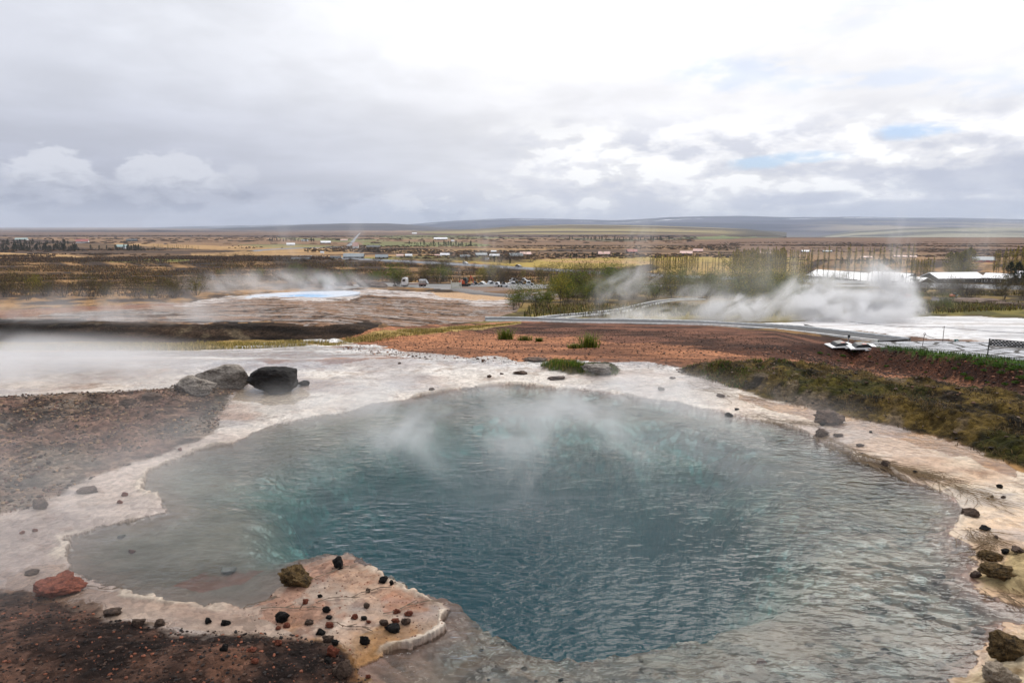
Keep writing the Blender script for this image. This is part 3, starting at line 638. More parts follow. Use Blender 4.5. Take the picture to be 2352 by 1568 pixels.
# ---------------------------------------------------------------- simple materials
_mats = {}
def mat(name, c, rough=.6, metal=0.0, spec=.5, var=.12, vs=6.0, bmp=0.0, bs_=30.0):
    if name in _mats: return _mats[name]
    m, nt, bs, out = newmat(name)
    oc = coord(nt); n = noise(nt, oc, vs, 5, .6); k = ramp(n, .3, .7, 1 - var, 1 + var)
    sv = nt.nodes.new('ShaderNodeVectorMath'); sv.operation = 'SCALE'; sv.inputs[0].default_value = c; nt.links.new(k.o, sv.inputs['Scale'])
    nt.links.new(sv.outputs[0], bs.inputs['Base Color']); setin(nt, bs.inputs['Roughness'], ramp(n, .3, .7, max(rough - .1, .03), min(rough + .1, 1)))
    bs.inputs['Metallic'].default_value = metal; bs.inputs['Specular IOR Level'].default_value = spec
    if bmp: nt.links.new(bump(nt, noise(nt, oc, bs_, 5, .65), bmp, .02).o, bs.inputs['Normal'])
    _mats[name] = m; return m
def vcmat(name, rough=.85, spec=.2, var=.25, vs=25.0, bmp=.0, transl=0.0):
    m, nt, bs, out = newmat(name)
    an = nt.nodes.new('ShaderNodeAttribute'); an.attribute_name = 'Col'
    oc = coord(nt); n = noise(nt, oc, vs, 5, .65); k = ramp(n, .3, .7, 1 - var, 1 + var)
    sv = nt.nodes.new('ShaderNodeVectorMath'); sv.operation = 'SCALE'; nt.links.new(an.outputs['Color'], sv.inputs[0]); nt.links.new(k.o, sv.inputs['Scale'])
    nt.links.new(sv.outputs[0], bs.inputs['Base Color']); bs.inputs['Roughness'].default_value = rough; bs.inputs['Specular IOR Level'].default_value = spec
    if bmp: nt.links.new(bump(nt, n, bmp, .02).o, bs.inputs['Normal'])
    if transl:
        t = nt.nodes.new('ShaderNodeBsdfTranslucent'); nt.links.new(sv.outputs[0], t.inputs[0]); mx = nt.nodes.new('ShaderNodeMixShader'); mx.inputs[0].default_value = transl
        nt.links.new(bs.outputs[0], mx.inputs[1]); nt.links.new(t.outputs[0], mx.inputs[2]); nt.links.new(mx.outputs[0], out.inputs[0])
    return m
# ---------------------------------------------------------------- mesh builder
class MB:
    def __init__(s): s.bm = bmesh.new()
    def _add(s, vs, M):
        if M is not None: bmesh.ops.transform(s.bm, matrix=M, verts=vs)
    def box(s, c, d, rot=(0, 0, 0), bev=0.0, taper=None):
        r = bmesh.ops.create_cube(s.bm, size=1); vs = r['verts']
        if taper:
            for v in vs:
                if v.co.z > 0: v.co.x *= taper[0]; v.co.y *= taper[1]
        from mathutils import Euler
        s._add(vs, Matrix.Translation(c) @ Euler(rot).to_matrix().to_4x4() @ Matrix.Diagonal((*d, 1)))
        if bev: bmesh.ops.bevel(s.bm, geom=list({e for v in vs for e in v.link_edges}), offset=bev, segments=2, affect='EDGES')
        return s
    def tube(s, a, b, r0, r1=None, seg=8):
        a = Vector(a); b = Vector(b); d = b - a
        if d.length < 1e-6: return s
        r = bmesh.ops.create_cone(s.bm, cap_ends=True, segments=seg, radius1=r0, radius2=r0 if r1 is None else r1, depth=d.length)
        s._add(r['verts'], Matrix.Translation((a + b) / 2) @ d.to_track_quat('Z', 'Y').to_matrix().to_4x4()); return s
    def prism(s, prof2, x0, x1, axis='y'):           # side profile (x, z) extruded across y, or (y, z) across x
        f = (lambda p, t: (p[0], t, p[1])) if axis == 'y' else (lambda p, t: (t, p[0], p[1]))
        A_ = [s.bm.verts.new(f(p, x0)) for p in prof2]; B_ = [s.bm.verts.new(f(p, x1)) for p in prof2]; n = len(prof2)
        fs = [s.bm.faces.new(A_), s.bm.faces.new(B_[::-1])]
        for i in range(n): fs.append(s.bm.faces.new((A_[i], B_[i], B_[(i + 1) % n], A_[(i + 1) % n])))
        bmesh.ops.recalc_face_normals(s.bm, faces=fs); return s
    def build(s, name, m, parent=None, bev=0.0, smooth=False):
        if bev: bmesh.ops.bevel(s.bm, geom=s.bm.edges[:], offset=bev, segments=2, affect='EDGES', clamp_overlap=True)
        me = bpy.data.meshes.new(name); s.bm.to_mesh(me); s.bm.free()
        if smooth:
            for p in me.polygons: p.use_smooth = True
        me.materials.append(m); o = bpy.data.objects.new(name, me); col.objects.link(o); o.parent = parent; return o
def empty(name, loc, rz=0, sc=1.0, tilt=(0, 0)):
    o = bpy.data.objects.new(name, None); col.objects.link(o); o.location = loc; o.rotation_euler = (tilt[0], tilt[1], rz); o.scale = (sc,) * 3; o.empty_display_size = .1; return o
def copy_tree(o, parent=None):
    c = o.copy(); col.objects.link(c); c.parent = parent
    for ch in list(o.children): copy_tree(ch, c)
    return c
# ---------------------------------------------------------------- roads, path, paving
def resample(p, step):
    p = np.array(p, float); d = np.r_[0, np.cumsum(np.linalg.norm(np.diff(p[:, :2], axis=0), axis=1))]
    t = np.arange(0, d[-1], step); q = np.stack([np.interp(t, d, p[:, i]) for i in range(p.shape[1])], 1)
    k = max(3, int(3 * d[-1] / len(p) / step / 2) | 1); kk = np.hanning(k + 2)[1:-1]; kk /= kk.sum()
    for i in range(q.shape[1]): q[:, i] = np.convolve(np.pad(q[:, i], k // 2, mode='edge'), kk, 'valid')[:len(q)]
    return q
def ribbon(name, pts, w, lift, m, step=1.0, skirt=(.5, .4), ncross=4, zf=None):
    q = resample(pts, step); T = np.gradient(q[:, :2], axis=0); T /= np.linalg.norm(T, axis=1)[:, None]; N = np.stack([-T[:, 1], T[:, 0]], 1)
    ws = w if np.ndim(w) else np.full(len(q), w)
    zc = q[:, 2] + lift
    offs = np.linspace(-.5, .5, ncross); cols_ = [(-.5, skirt)] if skirt else []
    rows = []
    if skirt: rows.append((q[:, :2] - N * (ws[:, None] / 2 + skirt[0]), zc - skirt[1]))
    for o in offs: rows.append((q[:, :2] + N * o * ws[:, None], zc + .0 * o))
    if skirt: rows.append((q[:, :2] + N * (ws[:, None] / 2 + skirt[0]), zc - skirt[1]))
    V = np.stack([np.c_[r[0], r[1]] for r in rows], 1); n, k = V.shape[:2]
    i = np.arange(n - 1)[:, None] * k + np.arange(k - 1)[None, :]; f = np.stack([i, i + 1, i + k + 1, i + k], -1).reshape(-1, 4)
    return npmesh(name, V.reshape(-1, 3), f[:, ::-1] if True else f, m), q, N, zc
def pts_of(s, smooth=False):
    out = []
    for u, v in P(s):
        a = at(u, v); z = float(zbase(np.array([a.x]), np.array([a.y]))[0]); out.append((a.x, a.y, z))
    return out
asph = mat('wet_asphalt', (.045, .046, .052), rough=.68, spec=.3, var=.3, vs=2.2, bmp=.3, bs_=60)
hw = mat('highway_asphalt', (.11, .115, .13), rough=.45, spec=.5, var=.15, vs=.4)
edge_m = mat('edging_stone', (.78, .78, .76), rough=.5, var=.2, vs=3)
def kerb_pair(q, N, zc, w, name='path_edging', sides=(-1, 1), hw_=.06, hh=.09, a=0, b=None):
    for s_ in sides:
        c = q[a:b, :2] + N[a:b] * s_ * (w / 2); V = []
        for o, zz in ((-hw_, -.2), (-hw_, hh), (hw_, hh), (hw_, -.2)): V.append(np.c_[c + N[a:b] * o, zc[a:b] + zz])
        V = np.stack(V, 1); n, k = V.shape[:2]; i = np.arange(n - 1)[:, None] * k + np.arange(k - 1)[None, :]
        f = np.stack([i, i + 1, i + k + 1, i + k], -1).reshape(-1, 4); tag(npmesh(name, V.reshape(-1, 3), f, edge_m, smooth=False), kind='structure')
def path_pts(s):
    o = []
    for u, v in P(s):
        a = at(u, v); z = float(ground_z(np.array([a.x]), np.array([a.y]))[0]); o.append((a.x, a.y, z))
    return o
pp = path_pts('1105,736 1180,736 1240,737 1320,740 1450,741.5 1600,745 1720,751 1830,759 1920,769 2010,780 2070,787')
o, q, N, zc = ribbon('path', pp, 2.3, .10, asph, .5, (.35, .35)); tag(o, kind='structure'); kerb_pair(q, N, zc, 2.3, sides=(-1,)); 
kerb_pair(q, N, zc, 2.3, sides=(1,))
pb = path_pts('1236,737.5 1275,731 1330,726.5 1400,720 1440,713 1475,704 1510,695 1560,689 1620,688')
o, q, N, zc = ribbon('path', pb, 1.7, .14, asph, .5, (.35, .35)); tag(o, kind='structure'); kerb_pair(q, N, zc, 1.7, a=4)
pc = pts_of('1048,664 1060,668 1090,674 1140,679 1200,683 1260,690')
o, q, N, zc = ribbon('path', pc, 3.0, .35, mat('gravel_track', (.16, .145, .135), rough=.9, var=.2), 1.0, (.5, .5)); tag(o, kind='structure')
o, q, N, zc = ribbon('road', pts_of('690,588.5 800,595 900,600 1060,608 1190,617 1396,628.5 1560,637 1763,643.5 1990,651 2188,657 2352,663 2600,672'), 7.0, .7, hw, 6.0, (3.5, 1.4)); tag(o, kind='structure'); ROAD = (q, N, zc)
o, q, N, zc = ribbon('side_road', pts_of('1440,658.5 1600,658 1763,657.5 1990,657.5 2120,659.5 2300,664 2500,668'), 2.6, .4, hw, 5.0, (1, .6)); tag(o, kind='structure')
o, q, N, zc = ribbon('yard', pts_of('900,657.5 1000,657 1100,658 1200,658 1330,658'), 8.0, .3, mat('yard_gravel', (.17, .165, .16), rough=.7, var=.25, vs=.5), 3.0, (2, 1)); tag(o, kind='structure')
o, q, N, zc = ribbon('road', pts_of('797,569 803,562 810,555 817,546 823,539 827,535'), 2.6, .8, hw, 20.0, (2, 1.0)); tag(o, kind='structure')
o, q, N, zc = ribbon('road', pts_of('570,578 620,573.5 680,570.5 760,569 800,568.5'), 5.0, .8, hw, 10.0, (4, 1.5)); tag(o, kind='structure')
# flagstone paving
pm, nt, bs, out = newmat('flagstone'); oc = coord(nt)
wv = nt.nodes.new('ShaderNodeVectorMath'); wv.operation = 'ADD'; nt.links.new(oc.o, wv.inputs[0])
nv = nt.nodes.new('ShaderNodeTexNoise'); nt.links.new(oc.o, nv.inputs['Vector']); nv.inputs['Scale'].default_value = 1.1; nt.links.new(vscale(nt, S(nt, nv.outputs['Color']), (.5, .5, .5)).o, wv.inputs[1])
vo = nt.nodes.new('ShaderNodeTexVoronoi'); vo.feature = 'DISTANCE_TO_EDGE'; vo.voronoi_dimensions = '2D'; nt.links.new(wv.outputs[0], vo.inputs['Vector']); vo.inputs['Scale'].default_value = .85
vc = nt.nodes.new('ShaderNodeTexVoronoi'); vc.voronoi_dimensions = '2D'; nt.links.new(wv.outputs[0], vc.inputs['Vector']); vc.inputs['Scale'].default_value = .85
e = ramp(S(nt, vo.outputs['Distance']), .05, .13); tone = sep(nt, S(nt, vc.outputs['Color']))[0]
bsn = noise(nt, oc, 5, 5, .6)
cst = mixc(nt, tone * .6 + bsn * .4, (.26, .26, .28), (.48, .48, .50)); cc = mixc(nt, e, (.035, .03, .025), cst)
nt.links.new(cc.o, bs.inputs['Base Color']); setin(nt, bs.inputs['Roughness'], ramp(e * (bsn * .3 + .7), .2, .9, .9, .26)); nt.links.new(bump(nt, e * .8 + bsn * .15, .8, .03).o, bs.inputs['Normal'])
al = np.linspace((1975 - 1176) / F / .985, (2900 - 1176) / F / .985, 180); tt = np.linspace(0, 1, 50)
uu_ = al * F * .985 + 1176; Ycr = np.interp(uu_, [1960, 2100, 2230, 2352, 2700, 2900], [24.5, 21.4, 17.9, 15.9, 11.6, 10.5]) + 2.0
vtop = np.interp(uu_, [1975, 2060, 2115, 2230, 2352, 2900], [789.5, 787.5, 785, 786.5, 789, 800]); Ytop = np.array([at(a, b).y for a, b in zip(uu_[::6], vtop[::6])]); Ytop = np.interp(uu_, uu_[::6], Ytop)
Ytop = np.convolve(np.pad(Ytop, 10, mode='edge'), np.ones(21) / 21, 'valid')
Yg_ = Ycr[None, :] + (np.maximum(Ytop, Ycr + .5) - Ycr)[None, :] * tt[:, None]; Xg_ = al[None, :] * Yg_
Zg_ = zbase(Xg_.ravel(), Yg_.ravel()).reshape(Xg_.shape); Zg_ = Zg_ + .06
nr2, nc2 = Xg_.shape; i = np.arange(nr2 - 1)[:, None] * nc2 + np.arange(nc2 - 1)[None, :]; q_ = np.stack([i, i + 1, i + nc2 + 1, i + nc2], -1).reshape(-1, 4)
tag(npmesh('paving', np.stack([Xg_.ravel(), Yg_.ravel(), Zg_.ravel()], 1), q_, pm), kind='structure')
def pave_z(x, y): return float(zbase(np.array([x]), np.array([y]))[0]) + .06
# water of the pool on the mound
gp = P('556,686.5 566,681 590,676 640,672 700,669.5 760,668 806,668 828,670.5 824,674.5 800,678.5 760,682.5 700,686.5 640,688.5 590,688.5')
zp = -8.22; gq = flat(gp[:, 0], gp[:, 1], zp)
gw, nt, bs, out = newmat('milky_water'); oc = coord(nt)
gx, gy, gz = sep(nt, coord(nt, 'Generated')); dx = (gx - .55) * 2.0; dy = (gy - .42) * 2.0
r_ = (dx * dx + dy * dy * .8).pw(.5) + (noise(nt, oc, .25, 3, .5) - .5) * .3
cw = mixc(nt, ramp(r_, .15, .62), (.16, .42, .72), (.60, .66, .74)); nt.links.new(cw.o, bs.inputs['Base Color']); bs.inputs['Roughness'].default_value = .16
nt.links.new(bump(nt, noise(nt, oc, 3, 3, .5), .3, .02).o, bs.inputs['Normal'])
tag(prism('water', gq, zp, zp - .6, gw), kind='structure')
# ---------------------------------------------------------------- rocks
def rockmat(name, c1, c2, rough=.8, spec=.3, sc=3.0, wetk=0.0):
    m, nt, bs, out = newmat(name); oc = coord(nt, 'Generated')
    a = noise(nt, oc, sc, 7, .68); b = noise(nt, oc, sc * 6, 5, .6); c = noise(nt, oc, sc * .7, 4, .5, .5)
    cc = mixc(nt, ramp(a * .6 + b * .4, .38, .64), c1, c2)
    nt.links.new(cc.o, bs.inputs['Base Color']); bs.inputs['Roughness'].default_value = rough; bs.inputs['Specular IOR Level'].default_value = spec
    nt.links.new(bump(nt, a + b * .6, 1.0, .05).o, bs.inputs['Normal']); return m
RM = {'black': rockmat('black_rock', (.005, .004, .004), (.022, .018, .016), .7, .2), 'grey': rockmat('grey_rock', (.11, .09, .075), (.42, .37, .32), .85, .15, 4),
      'red': rockmat('red_scoria', (.12, .03, .018), (.44, .14, .08), .85, .2, 6), 'brown': rockmat('brown_rock', (.06, .038, .028), (.22, .145, .105), .8, .25, 5),
      'moss': rockmat('mossy_rock', (.035, .024, .012), (.24, .15, .06), .85, .2, 5), 'tan': rockmat('tan_rock', (.24, .18, .12), (.58, .47, .36), .75, .3, 5), 'pale': rockmat('pale_stone', (.32, .28, .25), (.58, .54, .5), .6, .3, 5)}
def rock_mesh(seed, sub=3, ang=.5, rough=.16):
    rnd = random.Random(seed); bm = bmesh.new(); bmesh.ops.create_icosphere(bm, subdivisions=sub, radius=1)
    V = np.array([v.co[:] for v in bm.verts]); nrm = V.copy()
    planes = []
    for i in range(int(6 + ang * 10)):
        d = Vector((rnd.gauss(0, 1), rnd.gauss(0, 1), rnd.gauss(0, .8))).normalized(); planes.append((np.array(d[:]), rnd.uniform(.50, .88)))
    for d, h in planes:
        s = V @ d; ex = np.maximum(s - h, 0); V = V - ex[:, None] * d * (.85)
    def n3(p, sc, sd_): return (fbm(p[:, 0] + p[:, 2] * .6, p[:, 1] + p[:, 2] * .8, sc, 4, sd_) + fbm(p[:, 2] + 3, p[:, 0] - p[:, 1] * .5, sc, 4, sd_ + 1)) * .5 - .5
    V = V * (1 + n3(nrm * 1.3, 1.0, seed)[:, None] * rough * 3.4 + n3(nrm * 1.3, .35, seed + 5)[:, None] * rough * 3.4)
    F_ = np.array([[v.index for v in f.verts] for f in bm.faces]); bm.free(); return V, F_
def place_rock(u, v, w, h, kind, label, seed=0, sub=3, ang=.5, rough=.16, depth=.8, rz=None, cat='rock', name=None, sink=.35, group=None):
    if cat == 'rock' and w < 60: w *= .86; h *= .86
    b = at(u, v + h * .5 * .9); s = (b - Vector((0, 0, H))).length / F * 1.0
    W = w * s / 2; Hh = h * s; V, f = rock_mesh(seed or int(u * 7 + v), sub, ang, rough)
    ext = V.max(0) - V.min(0); V = V / (ext / 2)
    V = V * np.array([W, W * depth, Hh * .5 * (1 + sink)]); o = npmesh(name or ('rock' if w > 30 else 'stone'), V, f, RM[kind])
    o.location = (b.x, b.y + W * depth * .6, b.z + Hh * .5 * (1 - sink)); o.rotation_euler = (0, 0, (random.Random(seed + int(u)).uniform(-.4, .4) if rz is None else rz))
    tag(o, label, cat, group); return o
place_rock(621, 878, 112, 58, 'black', 'large rounded black boulder standing in shallow water', 3, 5, .3, .13, .85, 0, 'boulder', 'boulder', sink=.12)
place_rock(497, 868, 138, 44, 'grey', 'long flat-topped grey boulder left of the black boulder', 9, 5, .6, .10, .6, .08, 'boulder', 'boulder')
place_rock(437, 890, 88, 34, 'grey', 'lumpy grey boulder in front of the flat-topped one', 14, 5, .5, .14, .8, .1, 'boulder', 'boulder')
place_rock(695, 881, 35, 13, 'black', 'small pointed black rock just right of the black boulder', 21, 4, .7, sink=.1)
place_rock(345, 912, 48, 20, 'brown', 'jagged dark rock on the crest of the stony bank', 22, 4, .6); place_rock(290, 925, 40, 14, 'brown', 'low reddish rock left of the jagged dark rock', 23, 4, .6)
ROCKS = [(1372, 846, 76, 15, 'grey', 'low grey rock hump on the right half of the grassy islet'), (117, 1356, 88, 30, 'red', 'long red scoria rock on the white rim at lower left'), (675, 1332, 68, 36, 'moss', 'mossy yellow-brown rock at the edge of the shallow bay'),
 (776, 1296, 28, 26, 'black', 'smooth round black stone on the tip of the white tongue'), (837, 1471, 26, 25, 'black', 'round black stone on the yellow-stained crust'),
 (902, 1444, 40, 17, 'black', 'flat dark stone at the end of the cluster of red stones'), (911, 1404, 18, 11, 'red', 'small red stone left of its red neighbour above the flat dark stone'),
 (938, 1408, 22, 12, 'red', 'red stone nearest to the white crusted tip'), (813, 1417, 18, 11, 'red', 'red stone beside a small dark one mid tongue'),
 (835, 1420, 17, 9, 'black', 'small dark stone touching a red one mid tongue'), (846, 1428, 12, 8, 'red', 'tiny red stone below the small dark one'),
 (879, 1431, 24, 15, 'brown', 'pale red-brown stone left of the bright red stone'), (908, 1428, 22, 14, 'red', 'bright red stone sitting above the flat dark stone'),
 (932, 1428, 25, 17, 'brown', 'dark brown stone right of the bright red stone'), (646, 1421, 34, 21, 'black', 'chunky dark stone at the upper edge of the brown gravel'),
 (658, 1436, 17, 10, 'red', 'bright red stone under the chunky dark stone'), (638, 1443, 16, 8, 'red', 'dull red stone left of the bright red one'),
 (710, 1430, 22, 13, 'brown', 'brown-grey stone between chunky dark stone and yellow stain'), (756, 1418, 18, 8, 'black', 'small flat dark stone above the orange stone'),
 (749, 1400, 20, 15, 'black', 'dark stone with pale crust in mid tongue'), (842, 1392, 17, 11, 'brown', 'grey-brown stone on the pink stained crust'),
 (844, 1356, 13, 9, 'brown', 'small dark stone near the water side of the tongue'), (879, 1334, 25, 14, 'black', 'dark crumbly stone at the water edge of the tongue'),
 (899, 1338, 12, 14, 'black', 'upright dark stone beside the crumbly one'), (700, 1381, 15, 14, 'red', 'lone orange-red stone by a dry twig'),
 (734, 1369, 13, 8, 'black', 'small dark stone at the end of a twig'), (757, 1437, 20, 11, 'red', 'orange stone above the gravel slope'),
 (734, 1453, 24, 12, 'black', 'blue-grey flat stone on the gravel edge'), (753, 1469, 28, 16, 'brown', 'rough red-brown stone left of the yellow stain'),
 (770, 1477, 18, 13, 'black', 'dark stone leaning on the rough red-brown one'), (763, 1498, 32, 22, 'red', 'big red stone below the yellow stain'),
 (752, 1517, 16, 10, 'black', 'small black stone below the big red stone'), (787, 1541, 50, 36, 'brown', 'largest rusty brown rock at the bottom edge of the tongue'),
 (845, 1554, 13, 9, 'red', 'small red stone beside the crust at the bottom edge'), (639, 1477, 20, 12, 'red', 'pinkish red stone in the brown gravel'),
 (576, 1493, 24, 8, 'red', 'thin slanted orange stone in the brown gravel'), (514, 1489, 18, 14, 'black', 'dark stone alone in the brown gravel'),
 (586, 1520, 18, 8, 'red', 'low orange stone near the bottom of the gravel'), (514, 1432, 22, 11, 'black', 'dark stone on the left half of the gravel edge'),
 (476, 1427, 20, 11, 'black', 'dark stone with pale rim beside it on the gravel edge'), (363, 1431, 26, 16, 'brown', 'square brown stone on the gravel edge'),
 (313, 1432, 30, 15, 'brown', 'broad low brown stone on the gravel edge'), (257, 1409, 38, 14, 'brown', 'wedge of dark rock lying on the pale crust at left'),
 (67, 1316, 34, 8, 'brown', 'flat brown stone above the long red rock'), (88, 1162, 38, 19, 'brown', 'rounded brown stone at the foot of the stony bank'),
 (193, 1128, 50, 9, 'brown', 'low dark crust patch on the pale rim'), (283, 1136, 15, 9, 'red', 'upper of two red stones on the left pale rim'),
 (274, 1153, 15, 8, 'red', 'lower of two red stones on the left pale rim'), (413, 1032, 11, 7, 'red', 'small maroon stone on the narrow rim'),
 (343, 1046, 18, 10, 'brown', 'brown stone at the edge of the stony bank'), (49, 1223, 12, 6, 'red', 'left of two red pebbles on the far left rim'), (78, 1218, 12, 6, 'red', 'right of two red pebbles on the far left rim'),
 (275, 1233, 20, 8, 'pale', 'pinkish stone under shallow bay water'), (300, 1267, 15, 7, 'red', 'orange stone under shallow bay water'), (522, 1312, 40, 10, 'pale', 'grey flat stone under the water of the bay'),
 (1124, 864, 13, 8, 'brown', 'small brown stone left of the grassy islet'), (1152, 858, 11, 4, 'brown', 'tiny flat stone nearer the grassy islet'),
 (1196, 857, 42, 8, 'brown', 'flat pinkish mud lump left of the grassy islet'), (1279, 869, 52, 9, 'brown', 'flat muddy lump below the grassy islet'), (1519, 893, 19, 10, 'brown', 'dark stone on the white shelf right of the islet'),
 (1545, 868, 17, 5, 'brown', 'flat brown stone where the moss bank begins'), (992, 894, 19, 6, 'brown', 'dark stone at the far left shore of the pool'), (917, 834, 9, 5, 'brown', 'small grey stone on the white flow'),
 (1658, 909, 23, 8, 'brown', 'low brown stone at the foot of the moss bank'), (1676, 953, 22, 13, 'black', 'dark round stone at the pool edge below the moss bank'), (1693, 940, 13, 5, 'black', 'thin dark stone behind the round one'),
 (1910, 962, 66, 25, 'brown', 'largest rough brown rock in the orange runnel'), (1890, 974, 14, 9, 'black', 'small dark stone in front of the largest rough rock'), (1891, 995, 40, 19, 'brown', 'rough brown rock right at the pool edge'),
 (1926, 1000, 26, 7, 'brown', 'flat stone right of the rock at the pool edge'), (1977, 1023, 21, 6, 'brown', 'flat dark stone halfway along the cream shelf'), (2001, 992, 9, 5, 'black', 'lone dark pebble on upper cream shelf'),
 (1981, 1042, 9, 5, 'black', 'dark pebble among the dry straw'), (2037, 1064, 19, 11, 'brown', 'brown stone in the line of straw'), (2103, 1085, 11, 7, 'black', 'small round black stone in the line of straw'),
 (2298, 1118, 13, 8, 'black', 'black pebble high on the cream shelf at right'), (2280, 1141, 8, 5, 'black', 'tiny left pebble of a pair on the cream shelf'), (2306, 1142, 11, 5, 'brown', 'right pebble of a pair on the cream shelf'),
 (2236, 1180, 36, 15, 'brown', 'loaf-shaped brown stone on the pale corner of the shelf'), (2265, 1215, 26, 9, 'black', 'long dark stone by the straw tuft'), (2289, 1235, 15, 7, 'brown', 'small grey stone below the long dark one'),
 (2312, 1267, 17, 11, 'black', 'dark pebble above the log-shaped rock'), (2286, 1281, 54, 18, 'moss', 'upper log-shaped mossy rock at the right edge'), (2304, 1316, 62, 22, 'moss', 'lower slanting mossy rock at the right edge'),
 (2344, 1266, 34, 9, 'brown', 'dark slab cut by the right edge'), (2241, 1322, 24, 12, 'brown', 'dark finger of rock pointing into the pool'), (2330, 1494, 64, 40, 'moss', 'large brown mossy rock at the lower right corner'),
 (2252, 1451, 28, 14, 'pale', 'white stone just under the water at lower right'), (1750, 1521, 25, 11, 'red', 'orange-red stone under the water at the bottom'), (2300, 1560, 60, 26, 'tan', 'pale crusted boulder at the bottom right corner'),
 (1230, 827, 62, 7, 'brown', 'dark low mound at the red gravel edge behind the pool')]
for i, r in enumerate(ROCKS): place_rock(*r, seed=400 + i * 13, sub=5 if r[2] > 40 else (4 if r[2] > 17 else 3), rough=.24, ang=.7 if r[2] > 12 else .4)
for (u, v, w, h, lb) in ((846, 652, 62, 15, 'large brown dirt heap left of the truck'), (868, 655, 40, 11, 'smaller brown dirt heap touching the large one'), (790, 652, 46, 10, 'reddish dirt heap behind the pale blue pool'), (2262, 694, 110, 9, 'long dark dirt heap beside the black gravel'), (2330, 700, 60, 7, 'low dark dirt heap at the right edge by the black gravel')):
    place_rock(u, v, w, h, 'brown', lb, 1200 + u, 4, .2, .16, .5, 0, 'dirt heap', 'dirt_heap', sink=.5)
# dark stones lying on the pool floor
rnd = random.Random(5)
for i in range(46):
    u = rnd.uniform(1080, 2230); v = rnd.uniform(1440, 1568) if i < 26 else rnd.uniform(1300, 1500)
    if i >= 26: u = rnd.uniform(1850, 2200)
    q1 = flat(np.array([u]), np.array([v]), -.25)
    if sdist(q1[:, 0], q1[:, 1], POOL)[0] < .15: continue
    w = rnd.choice((10, 14, 18, 24)); place_rock(u, v, w, w * .3, rnd.choice(('black', 'brown', 'brown')), 'dark flat stone seen through the water on the pool floor', 900 + i, 2, group='stones on the pool floor', sink=.5)
# ---------------------------------------------------------------- loose gravel
def unit_rocks(n=6):
    out = []
    for k in range(n):
        V, f = rock_mesh(60 + k, 1, .5, .25); out.append((V, f))
    return out
UR = unit_rocks()
def gravel(name, X, Y, size, colr, label):
    n = len(X); Z = ground_z(X, Y); r = np.random.RandomState(int(n)); Vs = []; Fs = []; Cs = []; off = 0
    kind = r.randint(0, len(UR), n)
    for k, (V, f) in enumerate(UR):
        s = np.where(kind == k)[0]
        if not len(s): continue
        a = r.rand(len(s)) * 6.28; sc = size[s][:, None] * (.6 + .8 * r.rand(len(s), 3)) * np.array([1, 1, .6])
        W = V[None] * sc[:, None, :]; ca, sa = np.cos(a)[:, None], np.sin(a)[:, None]
        W = np.stack([W[..., 0] * ca - W[..., 1] * sa, W[..., 0] * sa + W[..., 1] * ca, W[..., 2]], -1) + np.stack([X[s], Y[s], Z[s] + size[s] * .25], 1)[:, None, :]
        m_ = len(V); Vs.append(W.reshape(-1, 3)); Fs.append((f[None] + (np.arange(len(s)) * m_)[:, None, None]).reshape(-1, 3) + off); Cs.append(np.repeat(colr[s], m_, 0)); off += m_ * len(s)
    o = npmesh(name, np.concatenate(Vs), np.concatenate(Fs), GM, np.concatenate(Cs), smooth=False); tag(o, label, 'gravel', kind='stuff'); return o
GM = vcmat('gravel_stone', .8, .25, .3, 60)
def inpoly_px(poly, n, seed, z0=0.0):
    r = np.random.RandomState(seed); q = flat(poly[:, 0], poly[:, 1], z0); lo = q.min(0); hi = np.minimum(q.max(0), [30, 60])
    lo = np.maximum(lo, [-20, 1.5]); X = r.uniform(lo[0], hi[0], n * 6); Y = r.uniform(lo[1], hi[1], n * 6); m = inside(X, Y, q); return X[m][:n], Y[m][:n]
def pal(n, cols_, seed):
    r = np.random.RandomState(seed); c = np.array(cols_)[r.randint(0, len(cols_), n)]; return c * (.6 + .8 * r.rand(n, 1))
def inworld(pxs, n, seed):                       # polygon whose corners are dropped on the real ground
    q = np.array([at(a, b)[:2] for a, b in pxs]); r = np.random.RandomState(seed); lo = q.min(0); hi = q.max(0)
    X = r.uniform(lo[0], hi[0], n * 8); Y = r.uniform(lo[1], hi[1], n * 8); m = inside(X, Y, q); return X[m][:n], Y[m][:n]
X, Y = inpoly_px(BANK_L, 15000, 1); r = np.random.RandomState(3); m = fbm(X, Y, .5, 3, 301) > .40; X = X[m]; Y = Y[m]
gravel('gravel', X, Y, .006 + .026 * r.rand(len(X)) ** 3.5, pal(len(X), [lin(66, 52, 44), lin(112, 88, 68), lin(100, 70, 60), lin(150, 122, 92), lin(54, 44, 40)], 4), 'brown stones covering the bank left of the pool')
X, Y = inpoly_px(BANK_B, 9000, 2); r = np.random.RandomState(4)
gravel('gravel', X, Y, .003 + .014 * r.rand(len(X)) ** 4, pal(len(X), [lin(50, 38, 33), lin(76, 58, 48), lin(66, 50, 42), lin(128, 78, 58), lin(38, 33, 32), lin(46, 36, 32)], 5), 'dark brown and orange gravel in the bottom left corner')
TNG = P('560,1420 640,1345 720,1300 790,1275 1040,1390 1030,1430 880,1500 820,1540 740,1470'); X, Y = inpoly_px(TNG, 320, 6); r = np.random.RandomState(5)
gravel('gravel', X, Y, .003 + .006 * r.rand(len(X)) ** 2, pal(len(X), [lin(110, 60, 44), lin(70, 52, 46), lin(140, 96, 76)], 6), 'tiny red and brown grit sprinkled on the white tongue')
X, Y = inworld([(760, 798), (900, 770), (1120, 750), (1600, 760), (1900, 800), (2100, 860), (2352, 905), (2352, 935), (1900, 868), (1500, 848), (1100, 832), (900, 822)], 16000, 7); r = np.random.RandomState(6)
